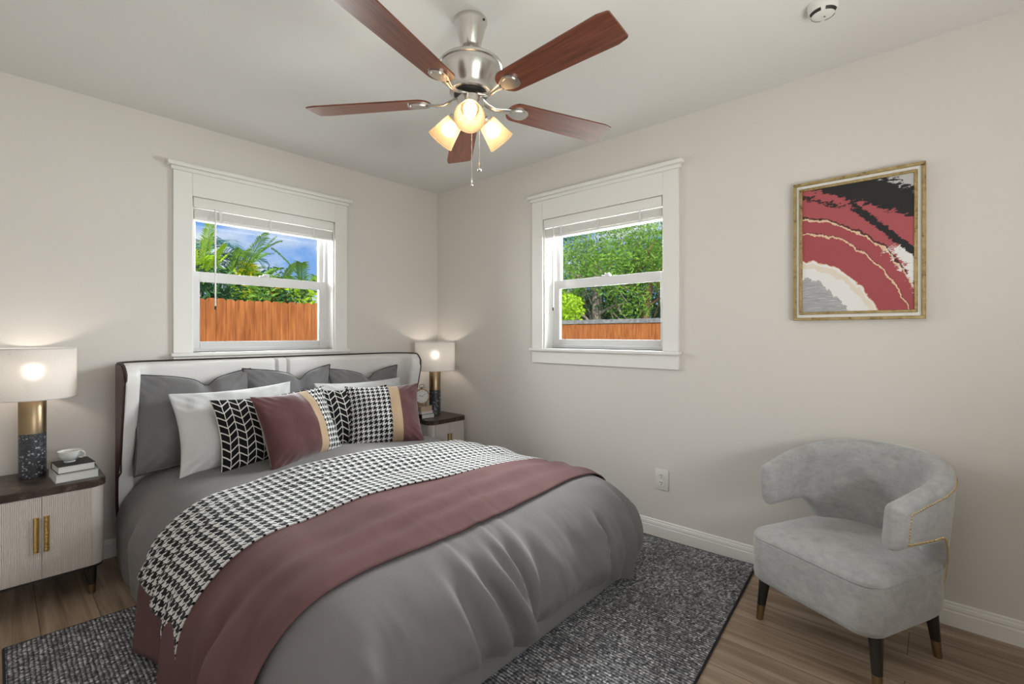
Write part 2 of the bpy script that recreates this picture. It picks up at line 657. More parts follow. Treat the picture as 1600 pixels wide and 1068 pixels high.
def twill(name, color):
    t = NT(name)
    s = t.n('SeparateXYZ')
    t.l(t.coord('UV'), s.inputs[0])
    d = t.math('FRACT', t.math('MULTIPLY', t.math('ADD', s.outputs[0], s.outputs[1]), 180))
    st = t.math('PINGPONG', d, 0.5)
    f = t.noise(t.coord('Object'), 6, 5, 0.6)
    c = t.ramp(f, [(0.3, tuple(x * 0.86 for x in color)), (0.7, tuple(x * 1.12 for x in color))])
    c = t.mix(t.math('MULTIPLY', st, 0.5), c, tuple(x * 0.55 for x in color))
    nrm = t.bump(st, 0.25, 0.0015)
    t.principled(c, 0.9, 0, nrm, 0.02, 0.08)
    return t.m
M['mauve_twill'] = twill('mauve_twill', (0.120, 0.066, 0.066))

def rug_mat():
    t = NT('ribbed_charcoal_wool')
    vec = t.coord('Object')
    PITCH = 0.0132
    wob = t.math('MULTIPLY', t.math('SUBTRACT', t.noise(vec, 28, 2), 0.5), 0.008)
    sx = t.n('SeparateXYZ')
    t.l(vec, sx.inputs[0])
    xx = t.math('MULTIPLY', t.math('ADD', sx.outputs[0], wob), 1.0 / PITCH)
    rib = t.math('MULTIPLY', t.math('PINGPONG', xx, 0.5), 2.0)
    cell = t.n('CombineXYZ')
    t.l(xx, cell.inputs[0])
    t.l(t.math('MULTIPLY', sx.outputs[1], 90.0), cell.inputs[1])
    v = t.n('TexVoronoi')
    t.l(cell.outputs[0], v.inputs['Vector'])
    v.inputs['Scale'].default_value = 1.3
    s = t.n('SeparateColor')
    t.l(v.outputs['Color'], s.inputs[0])
    c1 = t.ramp(s.outputs[0], [(0.0, (0.065, 0.066, 0.075)), (0.40, (0.20, 0.203, 0.22)), (0.78, (0.40, 0.40, 0.42)), (1.0, (0.75, 0.75, 0.76))])
    big = t.noise(vec, 3.5, 3)
    c1 = t.mix(1.0, c1, t.ramp(big, [(0.3, (0.8, 0.8, 0.8)), (0.7, (1.15, 1.15, 1.15))]), 'MULTIPLY')
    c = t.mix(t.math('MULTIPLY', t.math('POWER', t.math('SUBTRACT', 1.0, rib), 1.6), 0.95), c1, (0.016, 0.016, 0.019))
    h = t.math('ADD', t.math('MULTIPLY', rib, 0.8), t.math('MULTIPLY', s.outputs[0], 0.4))
    t.principled(c, 0.95, 0, t.bump(h, 0.6, 0.006), 0.1, 0.1)
    return t.m
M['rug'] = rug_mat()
M['rug_edge'] = plain('black_rug_binding', (0.012, 0.012, 0.014), 0.9, var=0.1)

def chair_velvet():
    t = NT('grey_crushed_velvet')
    vec = t.coord('Object')
    f = t.noise(vec, 9, 8, 0.7)
    c = t.ramp(f, [(0.32, (0.31, 0.31, 0.308)), (0.5, (0.36, 0.36, 0.357)), (0.68, (0.43, 0.43, 0.426))])
    f3 = t.noise(t.coord('Object', (1, 1, 2.2)), 30, 6, 0.75)
    c = t.mix(0.22, c, t.ramp(f3, [(0.35, (0.18, 0.18, 0.18)), (0.65, (0.55, 0.55, 0.55))]))
    t.principled(c, 0.85, 0, t.bump(t.noise(vec, 260, 2), 0.1, 0.002), 0.5, 0.2)
    return t.m
M['chair'] = chair_velvet()

M['book_black'] = plain('black_book_cover', (0.014, 0.011, 0.009), 0.45, var=0.3, vscale=18, spec=0.2)
M['book_grey'] = plain('grey_book_cover', (0.36, 0.36, 0.36), 0.5, var=0.05)
M['book_tan'] = plain('tan_book_cover', (0.42, 0.32, 0.23), 0.55, var=0.06)
M['book_white'] = plain('white_book_cover', (0.60, 0.56, 0.51), 0.5, var=0.05)
M['pages'] = plain('book_pages', (0.55, 0.54, 0.52), 0.8, bump=0.3, bscale=6, bdist=0.001, stretch=(1, 1, 120))
M['china'] = plain('white_china', (0.62, 0.64, 0.62), 0.18, var=0.02)
M['coffee'] = plain('coffee_cream_surface', (0.42, 0.32, 0.25), 0.2, var=0.1)
M['clock_face'] = plain('clock_face', (0.66, 0.66, 0.65), 0.5, var=0.02)
M['clock_ink'] = plain('clock_ink', (0.02, 0.02, 0.02), 0.5, var=0.1)

# outdoors
M['fence'] = streaky('orange_stained_cedar', (0.26, 0.070, 0.018), (0.56, 0.185, 0.052), 0.7, (7, 7, 0.7), spec=0.2)
M['fence_top'] = streaky('weathered_grey_wood', (0.16, 0.15, 0.15), (0.36, 0.34, 0.34), 0.8, (3, 3, 3), spec=0.2)
def leaf(name, a, b, trans=0.35):
    t = NT(name)
    f = t.noise(t.coord('Object'), 2.3, 4, 0.7)
    c = t.ramp(f, [(0.3, a), (0.7, b)])
    df = t.n('BsdfDiffuse')
    tl = t.n('BsdfTranslucent')
    t.l(c, df.inputs[0])
    t.l(c, tl.inputs[0])
    mx = t.n('MixShader')
    mx.inputs[0].default_value = trans
    t.l(df.outputs[0], mx.inputs[1])
    t.l(tl.outputs[0], mx.inputs[2])
    t.l(mx.outputs[0], t.out.inputs['Surface'])
    return t.m
M['leaf_dark'] = leaf('dark_green_leaf', (0.020, 0.075, 0.030), (0.085, 0.20, 0.070))
M['leaf_mid'] = leaf('mid_green_leaf', (0.09, 0.22, 0.03), (0.34, 0.54, 0.09))
M['leaf_lime'] = leaf('lime_leaf', (0.30, 0.52, 0.02), (0.62, 0.80, 0.05))
M['leaf_blue'] = leaf('blue_green_leaf', (0.03, 0.13, 0.12), (0.10, 0.27, 0.26))
M['leaf_olive'] = leaf('olive_leaf', (0.15, 0.25, 0.05), (0.48, 0.58, 0.20))
M['leaf_yellow'] = leaf('yellow_leaf', (0.65, 0.55, 0.02), (0.85, 0.80, 0.06))
M['flower'] = leaf('orange_blossom', (0.85, 0.30, 0.01), (0.95, 0.50, 0.03))
M['bark'] = streaky('grey_brown_bark', (0.16, 0.12, 0.09), (0.46, 0.39, 0.32), 0.9, (6, 6, 1.5), spec=0.1)
M['bark_red'] = streaky('rusty_bark', (0.17, 0.09, 0.05), (0.42, 0.24, 0.14), 0.9, (6, 6, 1.5), spec=0.1)
M['bark_pale'] = streaky('pale_palm_trunk', (0.22, 0.22, 0.18), (0.45, 0.45, 0.38), 0.9, (3, 3, 12), spec=0.1)
M['lawn'] = plain('lawn_grass', (0.09, 0.17, 0.04), 0.95, var=0.4, vscale=3, bump=0.5, bscale=40)
M['stucco'] = plain('stucco', (0.62, 0.60, 0.55), 0.9, bump=0.3, bscale=60)

# ================================================================== room shell
H = 2.44
WT = 0.17

def wall_with_hole(name, x0, x1, hole, make):
    """box wall along u with one rectangular hole (u0,u1,z0,z1); make(u0,u1,z0,z1) gives lo, hi"""
    mb = MB()
    u0, u1, z0, z1 = hole
    for a in ((x0, u0, -0.3, H + 0.1), (u1, x1, -0.3, H + 0.1), (u0, u1, -0.3, z0), (u0, u1, z1, H + 0.1)):
        mb.box(*make(*a))
    return struct(name, mb, M['wall'])

BW = (-1.854, -0.964, 1.085, 2.015)
RW = (-2.100, -1.203, 1.095, 2.010)
wall_with_hole('wall_back', LEFT_X - WT, WT, BW, lambda a, b, c, d: ((a, 0, c), (b, WT, d)))
wall_with_hole('wall_right', REAR_Y - WT, 0.0, RW, lambda a, b, c, d: ((0, a, c), (WT, b, d)))
wall_with_hole('wall_front', LEFT_X - WT, WT, (-2.55, -0.85, 0.8, 2.1), lambda a, b, c, d: ((a, REAR_Y - WT, c), (b, REAR_Y, d)))
struct('wall_left', MB().box((LEFT_X - WT, REAR_Y, -0.3), (LEFT_X, 0, H + 0.1)), M['wall'])
struct('floor', MB().box((LEFT_X, REAR_Y, -0.12), (0, 0, 0)), M['floor'])
struct('ceiling', MB().box((LEFT_X, REAR_Y, H), (0, 0, H + 0.1)), M['ceiling'])
struct('roof_and_sun_block', MB().box((LEFT_X - 0.3, REAR_Y - 1.6, H + 0.1), (WT + 0.05, WT + 0.05, H + 0.25)), M['stucco'])  # unseen slab; rear overhang added to keep sun out of the back opening

def baseboard(name, length, mat4):
    prof = [(0, 0), (0.014, 0), (0.014, 0.058), (0.011, 0.061), (0.011, 0.066), (0.012, 0.069), (0.010, 0.080), (0.007, 0.084), (0.006, 0.092), (0.0, 0.096)]
    P = [[(s, p[0], p[1]) for p in prof] for s in (0, length)]
    mb = MB().grid(P, M=mat4, flip=True)
    return recalc(struct(name, mb, M['trim'], angle=20))
# profile y grows into the room
baseboard('baseboard_right', abs(REAR_Y), Matrix(((0, -1, 0, 0), (-1, 0, 0, 0), (0, 0, 1, 0), (0, 0, 0, 1))))
baseboard('baseboard_back', abs(LEFT_X) - 0.014, Matrix(((1, 0, 0, LEFT_X), (0, -1, 0, 0), (0, 0, 1, 0), (0, 0, 0, 1))))
baseboard('baseboard_left', abs(REAR_Y) - 0.03, Matrix(((0, 1, 0, LEFT_X), (1, 0, 0, REAR_Y + 0.014), (0, 0, 1, 0), (0, 0, 0, 1))))

# ------------------------------------------------------------------ windows
# window local frame: u along the wall (left to right seen from inside), v into the wall (outwards), z up
def window(name, hole, frame, label, apron=True):
    u0, u1, z0, z1 = hole
    root = bpy.data.objects.new(name, None)
    COL.objects.link(root)
    root['kind'] = 'structure'
    root['label'] = label
    cw = 0.095
    hd = 0.135
    c = MB()
    c.box((u0 - cw, -0.019, z0), (u0, 0.0, z1 + hd), 0.002, 1, frame)
    c.box((u1, -0.019, z0), (u1 + cw, 0.0, z1 + hd), 0.002, 1, frame)
    c.box((u0, -0.019, z1), (u1, 0.0, z1 + hd), 0.0015, 1, frame)
    obj('casing', c, M['trim'], root)
    k = MB()
    k.box((u0 - cw - 0.012, -0.030, z1 + hd), (u1 + cw + 0.012, 0, z1 + hd + 0.022), 0.004, 2, frame)
    k.box((u0 - cw - 0.030, -0.048, z1 + hd + 0.022), (u1 + cw + 0.030, 0, z1 + hd + 0.046), 0.005, 2, frame)
    obj('head_cap', k, M['trim'], root)
    s = MB()
    s.box((u0 - cw - 0.012, -0.042, z0 - 0.020), (u1 + cw + 0.012, 0.0, z0), 0.003, 2, frame)
    s.box((u0, 0.0, z0 - 0.020), (u1, 0.11, z0), 0, 1, frame)
    obj('sill', s, M['trim'], root)
    a = MB().box((u0 - cw, -0.018, z0 - 0.105), (u1 + cw, 0.0, z0 - 0.020), 0.002, 1, frame)
    obj('apron', a, M['trim'], root)
    j = MB()
    t = 0.008
    j.box((u0, 0, z0), (u0 + t, 0.105, z1), 0, 1, frame)
    j.box((u1 - t, 0, z0), (u1, 0.105, z1), 0, 1, frame)
    j.box((u0, 0, z1 - t), (u1, 0.105, z1), 0, 1, frame)
    obj('jamb', j, M['trim'], root)
    # vinyl frame
    f = MB()
    fw_ = 0.026
    for lo, hi in (((u0, 0.095, z0), (u0 + fw_, 0.17, z1)), ((u1 - fw_, 0.095, z0), (u1, 0.17, z1)),
                   ((u0, 0.095, z1 - fw_), (u1, 0.17, z1)), ((u0, 0.09, z0), (u1, 0.17, z0 + 0.024))):
        f.box(lo, hi, 0.002, 1, frame)
    obj('window_frame', f, M['vinyl'], root)
    zm = 1.547
    st = 0.042
    # lower sash in front, upper behind
    def sash(nm, za, zb, v0, v1, bot, top, side):
        b = MB()
        a0, a1 = u0 + 0.018, u1 - 0.018
        b.box((a0, v0, za), (a0 + side, v1, zb), 0.003, 1, frame)
        b.box((a1 - side, v0, za), (a1, v1, zb), 0.003, 1, frame)
        b.box((a0 + side, v0, za), (a1 - side, v1, za + bot), 0.003, 1, frame)
        b.box((a0 + side, v0, zb - top), (a1 - side, v1, zb), 0.003, 1, frame)
        so = obj(nm, b, M['vinyl'], root)
        g = MB().box((a0 + side - 0.004, (v0 + v1) / 2 - 0.002, za + bot - 0.004), (a1 - side + 0.004, (v0 + v1) / 2 + 0.002, zb - top + 0.004), 0, 1, frame)
        obj('glass', g, M['glass'], so)
        return so
    sash('lower_sash', z0 + 0.018, 1.582, 0.096, 0.126, 0.046, 0.060, 0.048)
    lk = MB()
    um = (u0 + u1) / 2
    lk.box((um - 0.03, 0.088, 1.582), (um + 0.03, 0.122, 1.590), 0.003, 2, frame)
    lk.box((um - 0.008, 0.092, 1.590), (um + 0.028, 0.112, 1.602), 0.003, 2, frame)
    obj('sash_lock', lk, M['vinyl'], root)
    sash('upper_sash', 1.545, z1 - 0.02, 0.130, 0.160, 0.036, 0.040, 0.034)
    return root

FB = Matrix.Identity(4)                                    # u = x, v = y
FR = Matrix(((0, 1, 0, 0), (-1, 0, 0, 0), (0, 0, 1, 0), (0, 0, 0, 1)))   # u = -y, v = x
window('window_1', BW, FB, 'white single-hung window in the back wall above the headboard')
window('window_2', (-RW[1], -RW[0], RW[2], RW[3]), FR, 'white single-hung window in the right wall beside the painting')

def blind(hole, frame, label, wand_u, wand_z):
    u0, u1, z0, z1 = hole
    b = thing('window_blind', label, 'blind', group='raised blinds in the windows')
    g = 0.008
    obj('valance', MB().box((u0 + g, -0.012, z1 - 0.062), (u1 - g, 0.004, z1 - 0.003), 0.003, 2, frame), M['blind'], b)
    obj('headrail', MB().box((u0 + g + .003, 0.006, z1 - 0.045), (u1 - g - .003, 0.050, z1 - 0.009), 0.002, 1, frame), M['blind'], b)
    sl = MB()
    n = 9
    for i in range(n):
        zz = z1 - 0.066 - i * 0.0058
        du = random.uniform(-0.001, 0.001)
        P = [[(u, 0.003 + 0.048 * q, zz + 0.0022 * math.sin(PI * q)) for q in (0, .25, .5, .75, 1)] for u in (u0 + 0.014 + du, u1 - 0.014 + du)]
        sl.grid(P, M=frame)
        P2 = [[(p[0], p[1], p[2] - 0.0046) for p in row] for row in P]
        sl.grid(P2, M=frame, flip=True)
        sl.grid([P[0], P2[0]], M=frame)
        sl.grid([P[1], P2[1]], M=frame, flip=True)
        sl.grid([[P[0][0], P[1][0]], [P2[0][0], P2[1][0]]], M=frame, flip=True)
    obj('slats', sl, M['blind'], b)
    obj('bottom_rail', MB().box((u0 + 0.013, 0.000, z1 - 0.134), (u1 - 0.013, 0.052, z1 - 0.119), 0.003, 2, frame), M['blind'], b)
    for fu in (0.17, 0.5, 0.83):
        u = u0 + (u1 - u0) * fu
        obj('ladder_tape', MB().box((u - 0.008, -0.0015, z1 - 0.136), (u + 0.008, 0.0, z1 - 0.062), 0, 1, frame), M['vinyl'], b)
    w = MB()
    w.tube([(wand_u, -0.016, z1 - 0.055), (wand_u, -0.018, wand_z + 0.02)], 0.0042, 8, M=frame)
    wo_ = obj('tilt_wand', w, M['vinyl'], b)
    obj('wand_tip', MB().tube([(wand_u, -0.018, wand_z + 0.022), (wand_u, -0.018, wand_z)], 0.0055, 8, M=frame), M['slot'], wo_)
    return b
blind(BW, FB, 'white blind drawn up in the window above the headboard', -1.735, 1.345)
blind((-RW[1], -RW[0], RW[2], RW[3]), FR, 'white blind drawn up in the window right of the corner', 1.30, 1.36)
# unseen window frame behind the camera, added to house the rear fill lamps
wf = MB()
for lo, hi in (((-2.55, REAR_Y - .1, .8), (-2.5, REAR_Y - .04, 2.1)), ((-.9, REAR_Y - .1, .8), (-.85, REAR_Y - .04, 2.1)),
               ((-2.5, REAR_Y - .1, .8), (-.9, REAR_Y - .04, .85)), ((-2.5, REAR_Y - .1, 2.05), (-.9, REAR_Y - .04, 2.1))):
    wf.box(lo, hi, 0.003, 1)
w3 = struct('fill_lamp_window', wf, M['vinyl'])
obj('glass', MB().box((-2.5, REAR_Y - 0.085, 0.85), (-0.9, REAR_Y - 0.08, 2.05)), M['glass'], w3)

# ------------------------------------------------------------------ power outlet
ol = thing('power_outlet', 'white duplex power outlet low on the right wall between bed and armchair', 'outlet', (0, -2.088, 0.338))
obj('cover_plate', MB().box((-0.006, -0.040, -0.061), (0, 0.040, 0.061), 0.003, 2), M['plate'], ol)
for zc in (0.021, -0.021):
    rc = MB()
    prof = [(0.017 * math.copysign(abs(math.cos(a)) ** 0.6, math.cos(a)), 0.016 * math.copysign(abs(math.sin(a)) ** 0.6, math.sin(a))) for a in [2 * PI * k / 24 for k in range(24)]]
    rc.prism(prof, 0, 0.003, Matrix(((0, 0, -1, -0.006), (-1, 0, 0, 0), (0, 1, 0, zc), (0, 0, 0, 1))))
    ro = recalc(obj('receptacle', rc, M['plate'], ol))
    sm = MB()
    sm.box((-0.0095, 0.0050, zc + 0.002), (-0.0088, 0.0074, zc + 0.010))
    sm.box((-0.0095, -0.0074, zc + 0.002), (-0.0088, -0.0050, zc + 0.009))
    sm.lathe([(0.0028, 0), (0.0028, 0.0007)], 10, Matrix.Translation((-0.0088, 0, zc - 0.006)) @ Matrix.Rotation(R(-90), 4, 'Y'))
    obj('contact_slots', sm, M['slot'], ro)

# ------------------------------------------------------------------ smoke detector
sdt = thing('smoke_detector', 'round white smoke detector on the ceiling above the armchair', 'smoke detector', (-0.545, -2.972, H))
obj('mounting_ring', MB().lathe([(0.0, -0.010), (0.050, -0.010), (0.052, -0.006), (0.052, 0.0), (0, 0)], 40, cap=False), M['plate'], sdt)
obj('dome', MB().lathe([(0, -0.046), (0.028, -0.046), (0.037, -0.043), (0.043, -0.034), (0.049, -0.022), (0.050, -0.010), (0, -0.010)], 40, cap=False), M['plate'], sdt)
vm = MB()
for a0 in (20, 110, 200, 290):
    P = [[((0.0385 + 0.006 * q) * math.cos(R(a0 + s * 7)), (0.0385 + 0.006 * q) * math.sin(R(a0 + s * 7)), -0.0425 + 0.0095 * q - 0.0012) for q in (0, 1)] for s in range(11)]
    vm.grid(P, flip=False)
vm.lathe([(0, -0.0472), (0.003, -0.0472), (0.003, -0.046)], 10, Matrix.Translation((0.006, -0.004, 0)), cap=False)
recalc(obj('vents', vm, M['slot'], sdt))

# ------------------------------------------------------------------ framed painting
def painting_mat():
    t = NT('abstract_painting')
    uv = t.coord('UV')
    nz = t.noise(uv, 7, 8, 0.65)
    nzb = t.noise(t.coord('UV', (3, 9, 1), (0, 0, R(-28))), 4, 8, 0.7)
    s = t.n('SeparateXYZ')
    t.l(uv, s.inputs[0])
    u, v = s.outputs[0], s.outputs[1]
    du = t.math('ADD', u, 0.05)
    dv = t.math('ADD', v, 0.45)
    r = t.math('SQRT', t.math('ADD', t.math('MULTIPLY', du, du), t.math('MULTIPLY', dv, dv)))
    wob = t.math('MULTIPLY', t.math('SUBTRACT', nz, 0.5), 0.13)
    wob2 = t.math('MULTIPLY', t.math('SUBTRACT', nzb, 0.5), 0.50)
    rr = t.math('ADD', r, wob)
    rb = t.math('ADD', r, wob2)
    red, red2 = (0.36, 0.075, 0.085), (0.40, 0.090, 0.100)
    white = (0.78, 0.77, 0.76)
    gs = t.noise(t.coord('UV', (3, 40, 1), (0, 0, R(40))), 2.5, 6, 0.7)
    grey = t.ramp(gs, [(0.3, (0.26, 0.26, 0.27)), (0.55, (0.42, 0.42, 0.43)), (0.72, (0.70, 0.70, 0.70))])
    black = (0.022, 0.022, 0.023)
    gold = (0.72, 0.52, 0.36)
    k = 1 / 1.8
    rg_ = t.math('ADD', r, t.math('MULTIPLY', t.math('SUBTRACT', nz, 0.5), 0.28))
    base = t.ramp(t.math('MULTIPLY', rr, k), [(0, white), (0.815 * k, (0.74, 0.66, 0.56)), (0.855 * k, white), (0.868 * k, gold), (0.878 * k, red), (1.088 * k, gold), (1.097 * k, (0.20, 0.05, 0.05)), (1.105 * k, red), (1.20 * k, gold), (1.214 * k, (0.09, 0.03, 0.03)), (1.226 * k, red2)], 'CONSTANT')
    gmask = t.math('LESS_THAN', t.math('ADD', rg_, t.math('MULTIPLY', u, 0.16)), 0.735)
    base = t.mix(gmask, base, grey)
    # white patch right of the red sweep
    right = t.math('MULTIPLY', t.math('GREATER_THAN', rb, 1.235), t.math('LESS_THAN', t.math('ADD', v, t.math('MULTIPLY', wob2, 0.5)), 0.47))
    base = t.mix(right, base, white)
    # black field upper right, with ragged strokes below it
    diag = t.math('ADD', t.math('MULTIPLY', u, 0.36), v)
    bk = t.math('GREATER_THAN', t.math('ADD', diag, t.math('MULTIPLY', wob2, 0.42)), 1.035)
    diag2 = t.math('ADD', t.math('MULTIPLY', u, 0.78), v)
    band = t.math('MULTIPLY', t.math('LESS_THAN', t.math('ABSOLUTE', t.math('SUBTRACT', t.math('ADD', diag2, t.math('MULTIPLY', wob2, 0.30)), 1.20)), 0.036), t.math('GREATER_THAN', t.math('ADD', u, wob2), 0.46))
    band2 = t.math('MULTIPLY', t.math('LESS_THAN', t.math('ABSOLUTE', t.math('SUBTRACT', t.math('ADD', diag, t.math('MULTIPLY', wob2, 0.5)), 0.955)), 0.016), t.math('LESS_THAN', t.math('ADD', u, t.math('MULTIPLY', wob2, 2.0)), 0.36))
    bk = t.math('MAXIMUM', bk, t.math('MAXIMUM', band, band2))
    base = t.mix(bk, base, black)
    wk = t.math('GREATER_THAN', t.math('ADD', t.math('ADD', t.math('MULTIPLY', u, 0.52), v), t.math('MULTIPLY', wob2, 0.9)), 1.40)
    base = t.mix(wk, base, (0.50, 0.49, 0.48))
    # brushed streaks in the grey corner
    t.principled(base, 0.6, 0, t.bump(nzb, 0.1, 0.002), 0, 0.3)
    return t.m
M['painting'] = painting_mat()

def gold_leaf():
    t = NT('antique_gold_leaf')
    f = t.noise(t.coord('Object', (1, 1, 1)), 45, 6, 0.7)
    c = t.ramp(f, [(0.30, (0.10, 0.065, 0.025)), (0.45, (0.36, 0.26, 0.11)), (0.7, (0.50, 0.39, 0.19))])
    t.principled(c, 0.42, 0.55, t.bump(f, 0.3, 0.002))
    return t.m
M['gold_leaf'] = gold_leaf()
# local: u right (=-y), z up, n towards the room (=-x)
FP = Matrix(((0, 0, -1, 0), (-1, 0, 0, 0), (0, 1, 0, 0), (0, 0, 0, 1)))   # (u, z, n) -> world
pw, ph = 0.485, 0.660
art = thing('framed_painting', 'abstract red, black and white painting in a double gold frame on the right wall', 'painting', (0, -3.0145, 1.590))
def frame_ring(mb, w, h, wd, n0, n1):
    for lo, hi in (((-w / 2, -h / 2, n0), (w / 2, -h / 2 + wd, n1)), ((-w / 2, h / 2 - wd, n0), (w / 2, h / 2, n1)),
                   ((-w / 2, -h / 2 + wd, n0), (-w / 2 + wd, h / 2 - wd, n1)), ((w / 2 - wd, -h / 2 + wd, n0), (w / 2, h / 2 - wd, n1))):
        mb.box(lo, hi, 0.0015, 1, FP)
o1 = MB(); frame_ring(o1, pw, ph, 0.013, 0.002, 0.032)
obj('outer_frame', o1, M['gold_leaf'], art)
o2 = MB(); frame_ring(o2, pw - 0.052, ph - 0.056, 0.012, 0.004, 0.030)
obj('inner_frame', o2, M['gold_leaf'], art)
obj('backing_board', MB().box((-pw / 2 + .006, -ph / 2 + .006, 0.0), (pw / 2 - .006, ph / 2 - .006, 0.020), 0, 1, FP), M['trim'], art, 'white backing board')
cv = MB()
a_, b_ = (pw - 0.072) / 2, (ph - 0.076) / 2
cv.add([(-a_, -b_, 0.024), (a_, -b_, 0.024), (a_, b_, 0.024), (-a_, b_, 0.024), (-a_, -b_, 0.019), (a_, -b_, 0.019), (a_, b_, 0.019), (-a_, b_, 0.019)],
       [(0, 1, 2, 3), (0, 4, 5, 1), (1, 5, 6, 2), (2, 6, 7, 3), (3, 7, 4, 0)], [(0, 0), (1, 0), (1, 1), (0, 1)] * 2, FP)
recalc(obj('canvas', cv, M['painting'], art))

# ================================================================== ceiling fan
FX, FY = -1.372, -1.915
fan = thing('ceiling_fan', 'brushed nickel ceiling fan with five reddish wood blades and three lit lamps', 'ceiling fan', (FX, FY, H))
obj('canopy', MB().lathe([(0, 0), (0.066, 0), (0.067, -0.006), (0.063, -0.018), (0.058, -0.030), (0.041, -0.098), (0.035, -0.105), (0.020, -0.107), (0, -0.107)], 40, cap=False), M['nickel'], fan)
for a in (150, 330):
    obj('canopy_screw', MB().lathe([(0.004, 0), (0.005, 0.004), (0.0, 0.006)], 8, Matrix.Rotation(R(a - 48), 4, 'Z') @ Matrix.Translation((0.062, 0, -0.016)) @ Matrix.Rotation(R(90), 4, 'Y'), cap=False), M['slot'], fan)
obj('downrod', MB().lathe([(0.013, -0.09), (0.013, -0.165), (0.026, -0.163), (0.030, -0.172)], 24, cap=False), M['nickel'], fan)
obj('motor_housing', MB().lathe([(0, -0.160), (0.045, -0.160), (0.088, -0.164), (0.119, -0.171), (0.126, -0.178), (0.125, -0.186), (0.120, -0.189), (0.121, -0.193), (0.118, -0.206), (0.110, -0.226), (0.099, -0.247), (0.088, -0.266), (0.083, -0.278), (0.083, -0.288), (0.076, -0.290), (0, -0.290)], 56, cap=False), M['nickel'], fan)
obj('flywheel', MB().lathe([(0, -0.289), (0.066, -0.289), (0.066, -0.298), (0.044, -0.304), (0, -0.304)], 40, cap=False), M['slot'], fan)
BZ = -0.318
A0 = -19.53
def blade_at(k):
    ang = R(A0 + 72 * k)
    Mx = Matrix.Rotation(ang, 4, 'Z') @ Matrix.Translation((0, 0, BZ)) @ Matrix.Rotation(R(-11), 4, 'X')
    # outline: rounded at the root, square-ish tip
    up, lo_ = [], []
    r0, r1 = 0.165, 0.665
    xs = [r0 + (r1 - r0) * s for s in np.concatenate([np.linspace(0, 0.09, 12) ** 1.0, np.linspace(0.12, 1, 14)])]
    out = []
    for x in xs:
        s = (x - r0) / (r1 - r0)
        w = 0.054 + 0.014 * s
        e = min(1.0, (x - r0) / 0.045)
        w *= math.sqrt(max(0.0, 1 - (1 - e) ** 2))
        out.append((x, w))
    poly = [(x, -w) for x, w in out]
    tip = [(r1, -0.060), (r1 + 0.006, -0.055), (r1 + 0.007, 0.0), (r1 + 0.006, 0.055), (r1, 0.060)]
    poly = poly[:-1] + tip + [(x, w) for x, w in reversed(out[1:-1])]
    mb = MB().prism(poly, -0.003, 0.003, Mx)
    bl = obj('blade', mb, M['blade'], fan, angle=30)
    # blade iron: arm from the flywheel that rises into a leaf-shaped plate under the blade
    ir = MB()
    path = [(0.045, 0.0, 0.014), (0.075, 0.006, 0.002), (0.110, 0.004, -0.010), (0.145, -0.002, -0.009), (0.175, 0.0, -0.007)]
    rows = []
    for i, (x, y, z) in enumerate(path):
        w = [0.017, 0.013, 0.010, 0.011, 0.018][i]
        h = [0.006, 0.006, 0.006, 0.005, 0.004][i]
        rows.append([(x, y + w * math.cos(a), z + h * math.sin(a)) for a in [2 * PI * q / 12 for q in range(12)]])
    ir.grid(rows, cv=True, M=Mx)
    pl = []
    for q in range(28):
        a = 2 * PI * q / 28
        pl.append((0.209 + 0.050 * math.cos(a), 0.042 * math.sin(a) * (0.80 + 0.28 * math.cos(a))))
    ir.prism(pl, -0.008, -0.003, Mx)
    pl2 = [(0.212 + (x - 0.209) * 0.72, y * 0.70) for x, y in pl]
    ir.prism(pl2, -0.011, -0.008, Mx)
    obj('blade_iron', ir, M['nickel'], bl)
for k in range(5):
    blade_at(k)
obj('switch_housing', MB().lathe([(0, -0.302), (0.046, -0.304), (0.052, -0.310), (0.054, -0.345), (0.050, -0.364), (0.042, -0.378), (0.030, -0.388), (0.012, -0.396), (0.008, -0.406), (0, -0.408)], 40, cap=False), M['nickel'], fan)
cam_az = math.degrees(math.atan2(-3.291 - FY, -2.646 - FX))
lamp_pts = []
for k in range(3):
    az = R(cam_az - 1.5 + 120 * k)
    tilt = R(47)                                       # from straight down towards outwards
    d = Vector((math.cos(az) * math.sin(tilt), math.sin(az) * math.sin(tilt), -math.cos(tilt)))
    p0 = Vector((math.cos(az) * 0.040, math.sin(az) * 0.040, -0.352))
    p1 = p0 + d * 0.028
    hold = MB().tube([p0, p0 + d * 0.012, p1], [0.012, 0.014, 0.018], 12)
    q = Vector((0, 0, -1)).rotation_difference(d).to_matrix().to_4x4()
    T = Matrix.Translation(p1) @ q
    hold.lathe([(0.018, 0.0), (0.030, -0.004), (0.031, -0.022), (0.026, -0.024)], 28, T, cap=False)
    lh = obj('lamp_holder', hold, M['nickel'], fan)
    outer = [(0.027, -0.014), (0.034, -0.018), (0.038, -0.030), (0.042, -0.050), (0.047, -0.075), (0.052, -0.097), (0.0545, -0.106), (0.0545, -0.111), (0.057, -0.113), (0.057, -0.118), (0.0555, -0.119)]
    sh = MB().lathe(outer, 40, T, cap=False)
    recalc(obj('glass_shade', sh, M['frosted'], lh))
    bb = MB().lathe([(0.008, -0.022), (0.012, -0.034), (0.020, -0.052), (0.0225, -0.064), (0.020, -0.077), (0.011, -0.086), (0, -0.0885)], 24, T, cap=False)
    obj('bulb', bb, M['bulb_fan'], lh)
